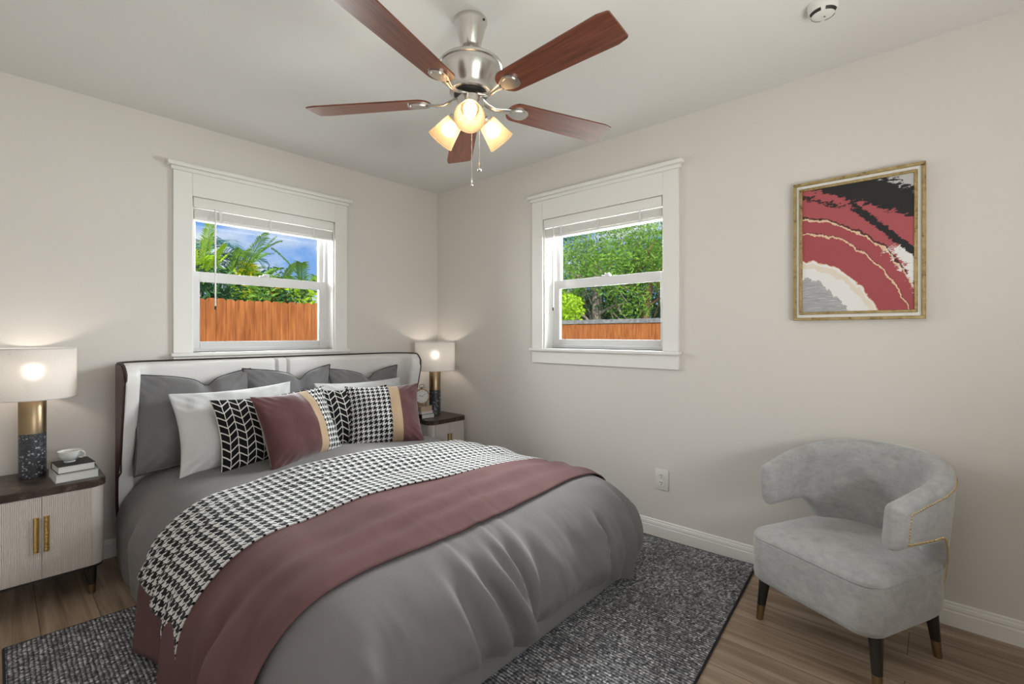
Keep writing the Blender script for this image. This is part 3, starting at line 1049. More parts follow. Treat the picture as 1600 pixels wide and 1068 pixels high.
for (dx, dy, zt, zb_, nm) in ((-0.014, -0.022, -0.385, -0.628, 'a'), (0.020, -0.030, -0.375, -0.565, 'b')):
    ch = MB()
    n = int((zt - zb_) / 0.006)
    ch.tube([(dx, dy, zt), (dx, dy, zb_)], 0.0011, 6)
    for i in range(n):
        ch.lathe([(0, 0.0017), (0.0017, 0), (0, -0.0017)], 6, Matrix.Translation((dx, dy, zt - i * 0.006)), cap=False)
    co = obj('pull_chain', ch, M['nickel'], fan)
    if nm == 'a':
        fb = MB().lathe([(0, 0.004), (0.004, 0.0), (0.0045, -0.010), (0.003, -0.018), (0.002, -0.021), (0.0045, -0.025), (0.005, -0.030), (0.003, -0.036), (0, -0.038)], 14, Matrix.Translation((dx, dy, zb_)), cap=False)
    else:
        fb = MB().lathe([(0, 0.006), (0.002, 0.0), (0.006, -0.012), (0.009, -0.024), (0.008, -0.031), (0.004, -0.035), (0, -0.036)], 14, Matrix.Translation((dx, dy, zb_)), cap=False)
    obj('chain_fob', fb, M['nickel'], co)

# ================================================================== rug
rq = [(-2.62, -0.68), (-2.62, -2.80), (-0.022, -2.600), (-0.10, -0.80)]
rg = thing('rug', 'charcoal ribbed wool rug lying under the bed', 'rug')
n, m_ = 60, 60
def rugp(i, j, z):
    a, b = i / n, j / m_
    p = [(1 - a) * ((1 - b) * rq[0][k] + b * rq[1][k]) + a * ((1 - b) * rq[3][k] + b * rq[2][k]) for k in (0, 1)]
    return (p[0], p[1], z)
rb = MB()
rb.grid([[rugp(i, j, 0.010) for j in range(m_ + 1)] for i in range(n + 1)], flip=True)
rb.grid([[rugp(i, j, 0.0005) for j in (0, m_)] for i in (0, n)])
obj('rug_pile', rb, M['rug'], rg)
ed = MB()
for a, b in ((0, 1), (1, 2), (2, 3), (3, 0)):
    ed.tube([(*rq[a], 0.0055), (*rq[b], 0.0055)], 0.0055, 8)
obj('rug_binding', ed, M['rug_edge'], rg)

# ================================================================== bed
CX = -1.322
bed = thing('bed', 'upholstered bed with cream winged headboard, maroon back and grey base', 'bed')
# --- headboard
HT, HZ = 1.045, 0.03
def wing_front(z):
    return -0.335 + max(0.0, (0.98 - z)) * 0.27
def hb_path(s, z):
    """s in [-1,1] along the U; returns point on the outer line and inward normal"""
    hw, yb, rc = 0.905, -0.035, 0.165
    yf = wing_front(z)
    L1 = (yb - rc) - yf
    La = rc * PI / 2
    Lm = hw - rc
    tot = L1 + La + Lm
    d = (1 - abs(s)) * tot                      # distance from the wing tip
    sg = -1 if s < 0 else 1
    if d < L1:
        x, y, nx, ny = hw - 0.012 * (1 - d / max(L1, 1e-6)), yf + d, -1.0, 0.0
    elif d < L1 + La:
        a = (d - L1) / rc
        x, y = hw - rc + rc * math.cos(a), yb - rc + rc * math.sin(a)
        nx, ny = -math.cos(a), -math.sin(a)
    else:
        x, y, nx, ny = hw - rc - (d - L1 - La), yb, 0.0, -1.0
    return CX + sg * x, y, sg * nx, ny, d, tot

def hb_drop(d):
    return 0.045 * max(0.0, 1 - d / 0.065) ** 2

def hb_shell(T, off, zt, rim, s_n=220, z_n=46, groove=None):
    """closed shell of thickness T standing on the path, offset off along the inward normal"""
    mb = MB()
    ss = [math.sin(PI / 2 * (-1 + 2 * i / s_n)) * 0.35 + (-1 + 2 * i / s_n) * 0.65 for i in range(s_n + 1)]
    zs = [HZ + (zt - HZ) * (1 - (1 - j / z_n) ** 1.6) for j in range(z_n + 1)]
    front, back = [], []
    for s in ss:
        fr, bk = [], []
        for z in zs:
            x, y, nx, ny, d, tot = hb_path(s, z)
            e1 = min(1.0, d / rim)
            e2 = min(1.0, (zt - z) / rim)
            k = math.sqrt(max(0.0, 1 - (1 - e1) ** 2)) * math.sqrt(max(0.0, 1 - (1 - e2) ** 2))
            t = T * (0.10 + 0.90 * k)
            if groove:
                for gx, gw, gd in groove:
                    t -= gd * math.exp(-((x - gx) / gw) ** 2)
            zz = z * (zt - hb_drop(d)) / zt
            bk.append((x + nx * off, y + ny * off, zz))
            fr.append((x + nx * (off + t), y + ny * (off + t), zz))
        front.append(fr)
        back.append(bk)
    mb.grid(front)
    mb.grid(back, flip=True)
    mb.grid([[f[-1], b[-1]] for f, b in zip(front, back)])
    mb.grid([[f[0], b[0]] for f, b in zip(front, back)], flip=True)
    mb.grid([front[0], back[0]], flip=True)
    mb.grid([front[-1], back[-1]])
    return mb
GX = -1.372
hp = hb_shell(0.064, 0.006, HT - 0.004, 0.030, groove=((GX - 0.040, 0.007, 0.030), (GX + 0.040, 0.007, 0.030)))
recalc(obj('headboard_padding', hp, M['cream'], bed, 'cream padded leatherette panel of the headboard'))
hs = hb_shell(0.010, -0.004, HT - 0.004, 0.008)
recalc(obj('headboard_shell', hs, M['maroon'], bed, 'maroon leatherette outer shell of the headboard'))
pp = MB()
pts = []
for i in range(41):
    z = HZ + (HT - 0.05 - HZ) * i / 40
    x, y, nx, ny, d, tot = hb_path(-1, z)
    pts.append((x + nx * 0.007, y - 0.001, z))
for i in range(1, 200):
    s = -1 + 2 * i / 200
    x, y, nx, ny, d, tot = hb_path(s, HT)
    zz = HT - hb_drop(d)
    pts.append((x + nx * 0.006, y + ny * 0.006, zz))
for i in range(40, -1, -1):
    z = HZ + (HT - 0.05 - HZ) * i / 40
    x, y, nx, ny, d, tot = hb_path(1, z)
    pts.append((x + nx * 0.007, y - 0.001, z))
pp.tube(pts, 0.0055, 8)
obj('headboard_piping', pp, M['piping'], bed)
obj('bed_base', MB().box((CX - 0.85, -2.16, 0.012), (CX + 0.85, -0.13, 0.27), 0.02, 3), M['base_fabric'], bed)
obj('mattress', MB().box((CX - 0.78, -2.04, 0.27), (CX + 0.78, -0.14, 0.45), 0.10, 5), M['sheet'], bed, 'mattress under a charcoal fitted sheet')

# --- duvet
def smooth01(t):
    t = max(0.0, min(1.0, t))
    return t * t * (3 - 2 * t)

rng = np.random.RandomState(3)
DY0, DYF = -0.20, -2.235
DW = 0.905
DR = 0.20
DTOP = 0.505
def duvet_outline(p):
    """p = arc length from head-left round the foot to head-right: point and outward normal"""
    L1 = (DY0 - DYF) - DR
    La = DR * PI / 2
    L2 = 2 * (DW - DR)
    if p < L1:
        return CX - DW, DY0 - p, -1.0, 0.0
    p -= L1
    if p < La:
        a = PI + p / DR
        return CX - DW + DR + DR * math.cos(a), DYF + DR + DR * math.sin(a), math.cos(a), math.sin(a)
    p -= La
    if p < L2:
        return CX - DW + DR + p, DYF, 0.0, -1.0
    p -= L2
    if p < La:
        a = 1.5 * PI + p / DR
        return CX + DW - DR + DR * math.cos(a), DYF + DR + DR * math.sin(a), math.cos(a), math.sin(a)
    p -= La
    return CX + DW, DYF + DR + p, 1.0, 0.0
DL = 2 * ((DY0 - DYF) - DR) + DR * PI + 2 * (DW - DR)
# folds on the foot face: (x at top, shift going down, width, amplitude, how high it starts)
FOLDS = [(-2.02, 0.03, 0.060, 0.010, 0.42), (-1.74, 0.13, 0.050, 0.026, 0.47), (-1.63, 0.16, 0.036, 0.034, 0.51), (-1.505, 0.11, 0.026, 0.026, 0.46),
         (-1.435, 0.04, 0.030, 0.040, 0.50), (-1.335, -0.03, 0.045, 0.020, 0.52), (-1.20, 0.07, 0.110, 0.010, 0.40), (-0.885, 0.00, 0.030, 0.030, 0.42),
         (-0.775, 0.05, 0.050, 0.014, 0.34), (-0.66, 0.04, 0.028, 0.036, 0.48), (-0.56, 0.06, 0.030, 0.024, 0.44)]
SIDE = [(-0.62, 0.02, 0.06, 0.012, 0.35), (-1.05, 0.02, 0.05, 0.014, 0.35), (-1.45, 0.03, 0.06, 0.014, 0.35), (-1.85, 0.03, 0.05, 0.018, 0.4)]
def nz(x, y, z):
    return mnoise.noise(Vector((x, y, z)))
def build_duvet():
    NP_, NQ = 520, 110
    P, U = [], []
    hw_a, hh = 0.36, 0.30          # shoulder radii across / down
    for i in range(NP_ + 1):
        p = DL * i / NP_
        ox, oy, nx, ny = duvet_outline(p)
        sx, sy = CX, min(DY0, max(oy, DYF + DW * 0.95))
        dx, dy = sx - ox, sy - oy
        D = math.hypot(dx, dy)
        dx, dy = dx / D, dy / D
        foot = max(0.0, min(1.0, (-ny - 0.25) / 0.5))
        hem = (0.125 - 0.085 * smooth01((ox + 0.95) / 0.40)) * foot + 0.020 * (1 - foot)
        hem += foot * (0.030 * nz(ox * 3.1, 0.3, 7.7) + 0.015 * nz(ox * 9, 1.3, 7.7))
        row, urow = [], []
        for j in range(NQ + 1):
            q = j / NQ
            # q<0.45 : top from the spine to the shoulder ; then shoulder ; then side
            if q < 0.40:
                k = q / 0.40
                ins = D + (hw_a - D) * k
                z = DTOP + 0.025 * (1 - k * k)
            elif q < 0.75:
                a = (q - 0.40) / 0.35 * PI / 2
                ins = hw_a * (1 - math.sin(a) ** 0.92)
                z = DTOP - hh * (1 - math.cos(a) ** 0.95 if math.cos(a) > 0 else 1)
            else:
                k = (q - 0.75) / 0.25
                z = (DTOP - hh) + (hem - (DTOP - hh)) * k
                ins = 0.040 * k * k * foot + 0.004 * k
            x, y = ox + dx * ins, oy + dy * ins
            # head end: gently lower towards the pillows
            # folds
            w_side = max(0.0, min(1.0, (DTOP + 0.012 - z) / 0.16))
            disp = 0.0
            for (f0, sh, fw_, am, st_) in (FOLDS if foot > 0.0 else SIDE):
                c = x if foot > 0 else y
                if foot <= 0 and ox > CX:
                    break
                d = c - (f0 + sh * (0.5 - z) / 0.45 + 0.018 * nz(f0 * 9, z * 5, 0.5))
                g = max(0.0, min(1.0, (st_ + 0.02 - z) / 0.12))
                g = g * g * (3 - 2 * g) * (0.62 + 0.38 * max(0.0, min(1.0, (z - 0.12) / 0.14)))
                if d < 0:
                    fcr = math.exp(-(-d / (fw_ * 1.35)) ** 1.25)
                else:
                    fcr = math.exp(-(d / (fw_ * 0.50)) ** 2)
                disp += am * 1.25 * g * (fcr - 0.8 * math.exp(-((d - 1.15 * fw_) / (fw_ * 0.75)) ** 2))
            soft = 0.010 * nz(x * 2.6, y * 2.6, z * 2.6 + 3.1) + 0.004 * nz(x * 7, y * 7, z * 7)
            puff = soft + disp + foot * (0.0065 * nz(x * 13 + z * 7, 2.0, z * 4) + 0.003 * nz(x * 36 + z * 12, 5.0, z * 13)) * min(1.0, w_side * 2)
            nzv = 1 - w_side
            x += nx * puff * w_side
            y += ny * puff * w_side
            z += soft * nzv * 1.3 + 0.35 * abs(disp) * nzv
            z = max(z, 0.016)
            row.append((x, y, z))
            urow.append((p, q * 1.6))
        P.append(row)
        U.append(urow)
    return MB().grid(P, U, flip=True)
duvet = obj('duvet', build_duvet(), M['duvet'], angle=180)
tag(duvet, 'puffy grey duvet hanging over the sides and foot of the bed', 'duvet')
bvh = BVHTree.FromPolygons([v.co.copy() for v in duvet.data.vertices], [tuple(p.vertices) for p in duvet.data.polygons])

# --- throws: laid on the duvet by casting rays towards the bed's long axis
AXZ = 0.10
def surf(y, th):
    """point on the duvet at station y, angle th (0 = left horizontal, pi = right), and outward direction"""
    d = Vector((-math.cos(th), 0, math.sin(th)))
    o = Vector((CX, y, AXZ)) + d * 3.0
    hit, nrm, idx, dist = bvh.ray_cast(o, -d)
    if hit is None:
        return None, d
    return hit, d

def throw(name, label, yb, yf, th0, th1, off, ridges, thick, mat_, flare=0.0, hem_fold=0.0, nu=190, nv=90, y_shift=lambda f: 0.0):
    P, U = [], []
    for j in range(nv + 1):
        fy = j / nv
        row = []
        for i in range(nu + 1):
            f = i / nu
            th = th0(fy) + (th1(fy) - th0(fy)) * f
            y = yb(f) + (yf(f) - yb(f)) * fy
            hit, d = surf(max(DYF + 0.02, y), th)
            if hit is None:
                hit = Vector((CX, y, AXZ)) + d * 0.92
            # average neighbouring hits so the cloth bridges the duvet's small folds
            drop = max(0.0, (0.40 - hit.z) / 0.40) if th < PI / 2 else 0.0
            o = off
            for (c, w, a, ph_) in ridges:
                if w < 0:                                # a pleat: steps up, then falls away slowly towards the near side
                    e = (fy - c - 0.012 * math.sin(f * 4 + ph_)) / -w
                    o += a * smooth01(e * 11) * (1 - smooth01(e * 0.95)) if e > 0 else 0.0
                else:
                    o += a * math.exp(-((fy - c - 0.03 * math.sin(f * 5 + ph_)) / w) ** 2)
            o += 0.003 * nz(hit.x * 4, y * 6, off * 50) + 0.002
            o += hem_fold * drop * (1.0 + math.sin(fy * 17.0 + 0.8 * math.sin(f * 4))) + flare * drop
            p = hit + d * o
            p.y = y
            p.z = max(p.z, 0.017)
            row.append(p)
        P.append(row)
    # uv: true length of the middle line over the angle, and mean true length across, so that the weave stays square
    ym = (yb(0.5) + yf(0.5)) / 2
    ths, lu, prev = [], [], None
    for i in range(241):
        th = R(-8) + R(196) * i / 240
        hit, d = surf(max(DYF + 0.02, ym), th)
        if hit is None:
            hit = Vector((CX, ym, AXZ)) + d * 0.92
        q = hit + d * off
        q.y = ym
        lu.append(0.0 if prev is None else lu[-1] + (q - prev).length)
        ths.append(th)
        prev = q
    lv_ = [0.0]
    for j in range(1, nv + 1):
        lv_.append(lv_[-1] + sum((P[j][i] - P[j - 1][i]).length for i in range(20, nu + 1, 8)) / len(range(20, nu + 1, 8)))
    U = []
    for j in range(nv + 1):
        t0, t1 = th0(j / nv), th1(j / nv)
        U.append([(float(np.interp(t0 + (t1 - t0) * i / nu, ths, lu)), lv_[j]) for i in range(nu + 1)])
    mb = MB().grid([[tuple(p) for p in r] for r in P], U, flip=False)
    o = obj(name, mb, mat_, angle=180)
    sm = o.modifiers.new('thick', 'SOLIDIFY')
    sm.thickness = thick
    sm.offset = -1
    return o

tm = throw('bed_throw', '', lambda f: -1.02 - 0.05 * f, lambda f: -2.06 + 0.07 * f, lambda fy: R(-5.5) + R(2) * math.sin(fy * 9), lambda fy: R(176),
           0.010, ((0.80, 0.045, 0.018, 1.0), (0.93, 0.04, 0.012, 2.0), (0.66, 0.05, 0.010, 0.3)), 0.006, M['mauve_twill'], 0.02, 0.022)
tag(tm, 'plain mauve throw spread across the foot of the bed', 'throw', 'throws across the bed')
def hem_step(fy):
    return R(1.0) * math.sin(fy * 13.4) ** 2 * (1 - fy) + R(3.6) * smooth01((fy - 0.45) / 0.6)
thh = throw('bed_throw', '', lambda f: -0.98 - 0.06 * f, lambda f: -1.56 - 0.10 * f, lambda fy: R(11) - R(3.0) * fy - hem_step(fy), lambda fy: R(160),
            0.020, ((0.0, -0.20, 0.012, 0.0), (0.20, -0.24, 0.021, 1.0), (0.46, -0.30, 0.025, 2.2)), 0.007, M['hound'], 0.03, 0.0, nv=150)
tag(thh, 'black and white houndstooth throw laid over the mauve throw', 'throw', 'throws across the bed')

# --- pillows
def pillow_surface(w, h, T, chop, seed, nu=44, nv=44, pull=0.085, wr=0.012):
    """front and back grids of a stuffed cushion; local x width, z height, -y front"""
    rs = seed * 13.7
    uc = {1: 0.20, 2: 0.22, 3: 0.08}.get(seed, 0.0)
    def edge(u, v):
        x = u * w / 2 * (1 - pull * (1 - v * v) * abs(u) ** 2)
        z = h / 2 * (v * (1 - pull * (1 - u * u) * abs(v) ** 2) + 1)
        if chop:
            z -= chop * (0.55 * math.exp(-((u - uc) / 0.42) ** 2) + 0.60 * math.exp(-((u - uc) / 0.13) ** 2)) * max(0, (v + 0.15) / 1.15) ** 2
            x *= 1 + 0.03 * v
        return x, z
    grids = []
    for sgn in (-1, 1):
        P, U = [], []
        for i in range(nu + 1):
            u = -1 + 2 * i / nu
            u = math.sin(u * PI / 2) * 0.5 + u * 0.5
            row, ur = [], []
            for j in range(nv + 1):
                v = -1 + 2 * j / nv
                v = math.sin(v * PI / 2) * 0.5 + v * 0.5
                x, z = edge(u, v)
                e = (max(0.0, 1 - u ** 2) ** 0.62) * (max(0.0, 1 - v ** 2) ** 0.58)
                sag = 1 - 0.16 * v
                t = T / 2 * e * sag
                if chop:
                    t *= 1 - 0.62 * math.exp(-((u - uc) / 0.12) ** 2) * max(0, v) ** 1.1
                b = min(1.0, e * 3)
                t += b * wr * (nz(x * 9 + rs, z * 9, sgn * 2.1) + 0.6 * nz(x * 19 + rs, z * 15, sgn * 4.4))
                # pull wrinkles from the corners
                cr = (abs(u) * abs(v)) ** 2
                t += b * wr * 0.9 * cr * math.sin((abs(u) - abs(v)) * 26 + rs)
                row.append((x, sgn * t, z))
                ur.append((u * w / 2 + w / 2, v * h / 2 + h / 2))
            P.append(row)
            U.append(ur)
        grids.append((P, U, sgn))
    return grids

def pillow(name, label, cat, group, w, h, T, loc, yaw, lean, roll, mat_, chop=0.0, piping=None, bands=None, seed=1, wr=0.010):
    gr = pillow_surface(w, h, T, chop, seed, wr=wr)
    root = None
    rot = (R(-lean), R(roll), R(yaw))
    if bands is None and piping is None:
        mb = MB()
        for P, U, sg in gr:
            mb.grid(P, U, flip=(sg > 0))
        o = recalc(obj(name, mb, mat_, angle=180))
        o.location, o.rotation_euler = loc, rot
        return tag(o, label, cat, group)
    root = thing(name, label, cat, loc, rot, group)
    if bands is None:
        mb = MB()
        for P, U, sg in gr:
            mb.grid(P, U, flip=(sg > 0))
        recalc(obj('pillow_body', mb, mat_, root, angle=180))
    else:
        nu = len(gr[0][0]) - 1
        us = [p[len(p) // 2][0] / (w / 2) for p in gr[0][0]]
        for nm, a, b, bm_, lb in bands:
            i0 = min(range(nu + 1), key=lambda i: abs(us[i] - a))
            i1 = min(range(nu + 1), key=lambda i: abs(us[i] - b))
            mb = MB()
            for P, U, sg in gr:
                mb.grid(P[i0:i1 + 1], U[i0:i1 + 1], flip=(sg > 0))
            obj(nm, mb, bm_, root, lb, angle=180)
    if piping is not None:
        P = gr[0][0]
        nu, nv = len(P) - 1, len(P[0]) - 1
        loop = [P[i][0] for i in range(nu)] + [P[nu][j] for j in range(nv)] + [P[i][nv] for i in range(nu, 0, -1)] + [P[0][j] for j in range(nv, 0, -1)]
        obj('piping', MB().tube([(p[0], 0, p[2]) for p in loop], 0.0042, 6, closed=True), piping, root)
    return root

GP = 'pillows propped against the headboard'
ZP = 0.495
pillow('bed_pillow', 'large grey velvet pillow at the left end of the back row', 'pillow', GP, 0.57, 0.52, 0.17, (-1.895, -0.290, ZP - 0.02), 0, 9, 0, M['velvet_grey'], 0.055, M['grey_piping'], seed=1)
pillow('bed_pillow', 'large grey velvet pillow in the middle of the back row', 'pillow', GP, 0.53, 0.52, 0.16, (-1.375, -0.285, ZP - 0.02), 0, 8, 0, M['velvet_grey'], 0.060, M['grey_piping'], seed=2)
pillow('bed_pillow', 'large grey velvet pillow at the right end of the back row', 'pillow', GP, 0.54, 0.49, 0.16, (-0.845, -0.285, ZP - 0.02), 0, 8, 0, M['velvet_grey'], 0.060, M['grey_piping'], seed=3)
pillow('bed_pillow', 'plain white cotton pillow behind the left chevron cushion', 'pillow', GP, 0.63, 0.44, 0.16, (-1.715, -0.500, ZP - 0.01), 2, 21, -1.5, M['white_cotton'], seed=4, wr=0.012)
pillow('bed_pillow', 'plain white cotton pillow mostly hidden behind the right mauve cushion', 'pillow', GP, 0.64, 0.42, 0.16, (-0.955, -0.485, ZP - 0.01), -2, 20, 0, M['white_cotton'], seed=5, wr=0.012)
pillow('bed_pillow', 'black and cream chevron cushion between the left white pillow and the left mauve cushion', 'cushion', GP, 0.52, 0.385, 0.13, (-1.620, -0.605, ZP), 4, 20, -1, M['chevron'], seed=6)
pillow('bed_pillow', 'black and cream chevron cushion of which a sliver shows between the two mauve cushions', 'cushion', GP, 0.47, 0.375, 0.13, (-1.060, -0.590, ZP), -2, 20, 0, M['chevron'], seed=7)
BA = (('mauve_panel', -1.0, 0.16, M['mauve'], 'mauve velvet panel'), ('gold_band', 0.16, 0.40, M['gold_band'], 'gold satin band'), ('houndstooth_panel', 0.40, 1.0, M['hound_small'], 'houndstooth panel'))
BB = (('houndstooth_panel', -1.0, 0.12, M['hound_small'], 'houndstooth panel'), ('gold_band', 0.12, 0.40, M['gold_band'], 'gold satin band'), ('mauve_panel', 0.40, 1.0, M['mauve'], 'mauve velvet panel'))
pillow('bed_pillow', 'cushion with mauve half at left, gold band and houndstooth strip at its right', 'cushion', GP, 0.50, 0.41, 0.185, (-1.475, -0.735, ZP), 20, 21, -1, M['mauve'], bands=BA, seed=8)
pillow('bed_pillow', 'cushion with houndstooth half at left, gold band and mauve strip at its right', 'cushion', GP, 0.475, 0.41, 0.18, (-0.985, -0.735, ZP), -22, 27, 0, M['mauve'], bands=BB, seed=9)

# ================================================================== nightstands
def taper_leg(mb, x, y, z0, z1, r0, r1, dx=0, dy=0, n=18):
    rows = []
    for s in (0, 0.5, 1):
        z = z0 + (z1 - z0) * s
        r = r0 + (r1 - r0) * s
        rows.append([(x + dx * (1 - s) + r * math.cos(2 * PI * k / n), y + dy * (1 - s) + r * math.sin(2 * PI * k / n), z) for k in range(n)])
    mb.grid(rows, cv=True)
    mb.add(rows[0], [tuple(reversed(range(n)))])
    mb.add(rows[-1], [tuple(range(n))])
    return mb

def rr_poly(x0, x1, y0, y1, rf, rb_, n=8):
    """rounded rectangle; front = y0 side with radius rf, back radius rb_"""
    out = []
    for cx, cy, a0, r in ((x1 - rf, y0 + rf, -90, rf), (x1 - rb_, y1 - rb_, 0, rb_), (x0 + rb_, y1 - rb_, 90, rb_), (x0 + rf, y0 + rf, 180, rf)):
        for k in range(n + 1):
            a = R(a0 + 90 * k / n)
            out.append((cx + r * math.cos(a), cy + r * math.sin(a)))
    return out

def nightstand(loc, label):
    t = thing('nightstand', label, 'nightstand', loc, group='nightstands beside the bed')
    w, d = 0.425, 0.405
    x0, x1, y0, y1 = -w / 2, w / 2, -d, -0.006
    obj('cabinet_body', MB().prism(rr_poly(x0 + .004, x1 - .004, y0 + .004, y1, 0.048, 0.006), 0.142, 0.497), M['lacquer'], t)
    obj('plinth', MB().prism(rr_poly(x0 + .006, x1 - .006, y0 + .006, y1, 0.048, 0.006), 0.130, 0.142), M['plinth'], t)
    tp = MB()
    base = rr_poly(x0 - .003, x1 + .003, y0 - .003, y1, 0.052, 0.006)
    rows = []
    for ins, z in ((0.003, 0.497), (0, 0.500), (0, 0.527), (0.004, 0.5315)):
        cx, cy = 0, (y0 + y1) / 2
        rows.append([(x - math.copysign(min(ins, abs(x - cx)), x - cx), y - math.copysign(min(ins, abs(y - cy)), y - cy), z) for x, y in base])
    tp.grid(rows, cv=True)
    tp.add(rows[0], [tuple(reversed(range(len(base))))])
    tp.add(rows[-1], [tuple(range(len(base)))])
    obj('marble_top', tp, M['marble'], t)
    # two fluted doors
    dx0, dx1 = x0 + 0.050, x1 - 0.050
    for sgn, a, b in ((-1, dx0, -0.0012), (1, 0.0012, dx1)):
        nfl = 28
        prof = []
        for k in range(nfl):
            ua = a + (b - a) * k / nfl
            pw_ = (b - a) / nfl
            for s in range(5):
                ph_ = s / 4
                prof.append((ua + pw_ * (0.06 + 0.88 * ph_), y0 - 0.0015 - 0.0028 * math.sin(PI * ph_)))
        poly = prof + [(b, y0 + 0.006), (a, y0 + 0.006)]
        dr = obj('door', MB().prism(poly, 0.146, 0.494), M['lacquer'], t, angle=50)
        hd = MB()
        hx = sgn * 0.016
        prof2 = []
        for k in range(13):
            aa = PI * k / 12
            prof2.append((hx - 0.0085 * math.cos(aa), y0 - 0.004 - 0.011 * math.sin(aa)))
        hd.prism(prof2, 0.262, 0.412)
        obj('handle', recalc_mb(hd), M['brass_ham'], dr)
    for lx in (x0 + 0.045, x1 - 0.045):
        for ly in (y0 + 0.045, y1 - 0.045):
            lg = obj('leg', taper_leg(MB(), lx, ly, 0.042, 0.131, 0.0135, 0.0185), M['black_wood'], t)
            obj('ferrule', taper_leg(MB(), lx, ly, 0.0, 0.043, 0.0118, 0.0140), M['brass'], lg, 'brass ferrule')
    return t
def recalc_mb(mb):
    return mb
n1 = nightstand((-2.508, -0.035, 0), 'cream fluted nightstand with dark marble top at the left edge, holding cup and books')
n2 = dup(n1, (-0.228, -0.03, 0), 0, 'cream fluted nightstand with dark marble top in the corner, holding the alarm clock')
n2.scale.x = 0.87                      # the corner unit is a little narrower

# ------------------------------------------------------------------ table lamps
def table_lamp(loc, label, rs):
    t = thing('table_lamp', label, 'lamp', loc, group='table lamps on the nightstands')
    r = 0.047
    obj('terrazzo_base', MB().lathe([(0, 0), (r - .001, 0), (r, 0.001), (r, 0.203), (0, 0.203)], 48, cap=False), M['terrazzo'], t)
    obj('brass_column', MB().lathe([(0, 0.203), (r + .0003, 0.203), (r + .0003, 0.352), (r - 0.001, 0.354), (0, 0.354)], 48, cap=False), M['brass'], t)
    nk = MB().lathe([(0.006, 0.353), (0.006, 0.43), (0.012, 0.432), (0.012, 0.455)], 16, cap=False)
    for a in (0, 120, 240):
        nk.tube([(0, 0, 0.575), (rs * math.cos(R(a)), rs * math.sin(R(a)), 0.575)], 0.0018, 6)
    nk.tube([(0.020, 0, 0.44), (0.026, 0, 0.50), (0, 0, 0.577)], 0.0016, 6)
    nk.tube([(-0.020, 0, 0.44), (-0.026, 0, 0.50), (0, 0, 0.577)], 0.0016, 6)
    obj('stem', nk, M['brass'], t)
    n = 64
    sh = MB()
    zs = [0.366, 0.369, 0.42, 0.47, 0.52, 0.57, 0.594, 0.597]
    P = [[(rs * math.cos(2 * PI * k / n), rs * math.sin(2 * PI * k / n), z) for k in range(n)] for z in zs]
    U = [[(k / n, z) for k in range(n)] for z in zs]
    sh.grid(P, U, cv=True)
    so = obj('lamp_shade', sh, M['lampshade'], t)
    for z in (0.3665, 0.5965):
        obj('shade_rim', MB().tube([(rs * math.cos(2 * PI * k / n), rs * math.sin(2 * PI * k / n), z) for k in range(n)], 0.0022, 6, closed=True), M['white_cotton'], so)
    b = MB().lathe([(0.010, 0.455), (0.013, 0.462), (0.024, 0.484), (0.027, 0.498), (0.024, 0.513), (0.013, 0.523), (0, 0.526)], 20, cap=False)
    obj('bulb', b, M['bulb_lamp'], t)
    return t
table_lamp((-2.524, -0.160, 0.5315), 'lamp with terrazzo and brass base at the left edge of the photo', 0.152)
table_lamp((-0.176, -0.188, 0.5315), 'lamp with terrazzo and brass base in the corner behind the alarm clock', 0.164)

# ------------------------------------------------------------------ books and cup, alarm clock
def book(label, group, loc, w, d, h, rotz, cover, pages=None):
    """w along the spine, d deep; spine at the back (+y); front fore-edge at -y"""
    t = thing('book', label, 'book', loc, (0, 0, R(rotz)), group)
    c = 0.0022
    cv_ = MB()
    cv_.box((-w / 2, -d / 2, 0), (w / 2, d / 2, c), 0.0006, 1)
    cv_.box((-w / 2, -d / 2, h - c), (w / 2, d / 2, h), 0.0006, 1)
    cv_.box((-w / 2, d / 2 - c, c), (w / 2, d / 2, h - c), 0, 1)
    obj('cover', cv_, cover, t)
    obj('pages', MB().box((-w / 2 + .003, -d / 2 + .003, c), (w / 2 - .003, d / 2 - c, h - c), 0, 1), pages or M['pages'], t)
    return t
Z0 = 0.532
book('grey book at the bottom of the stack under the cup', 'books under the cup', (-2.395, -0.312, Z0), 0.148, 0.170, 0.036, 4, M['book_grey'])
book('glossy black book on the grey book, with the cup on it', 'books under the cup', (-2.397, -0.306, Z0 + 0.0362), 0.128, 0.150, 0.033, 5, M['book_black'])
cup = thing('cup', 'white coffee cup standing on the glossy black book', 'cup', (-2.408, -0.296, Z0 + 0.0694), (0, 0, R(-38)))
cup.scale = (1.12, 1.12, 1.12)
cprof = [(0, 0.001), (0.018, 0.0), (0.019, 0.003), (0.017, 0.005), (0.024, 0.010), (0.032, 0.020), (0.0365, 0.032), (0.039, 0.046), (0.0378, 0.0465), (0.035, 0.033), (0.030, 0.021), (0.022, 0.011), (0.0, 0.008)]
obj('cup_body', MB().lathe(cprof, 40, cap=False), M['china'], cup)
obj('cup_handle', MB().tube([(0.0365, 0, 0.040), (0.047, 0, 0.043), (0.055, 0, 0.036), (0.054, 0, 0.025), (0.045, 0, 0.017), (0.033, 0, 0.018)], 0.0030, 8), M['china'], cup)
obj('coffee', MB().lathe([(0.0362, 0.0385), (0, 0.0385)], 32, cap=False), M['coffee'], cup)

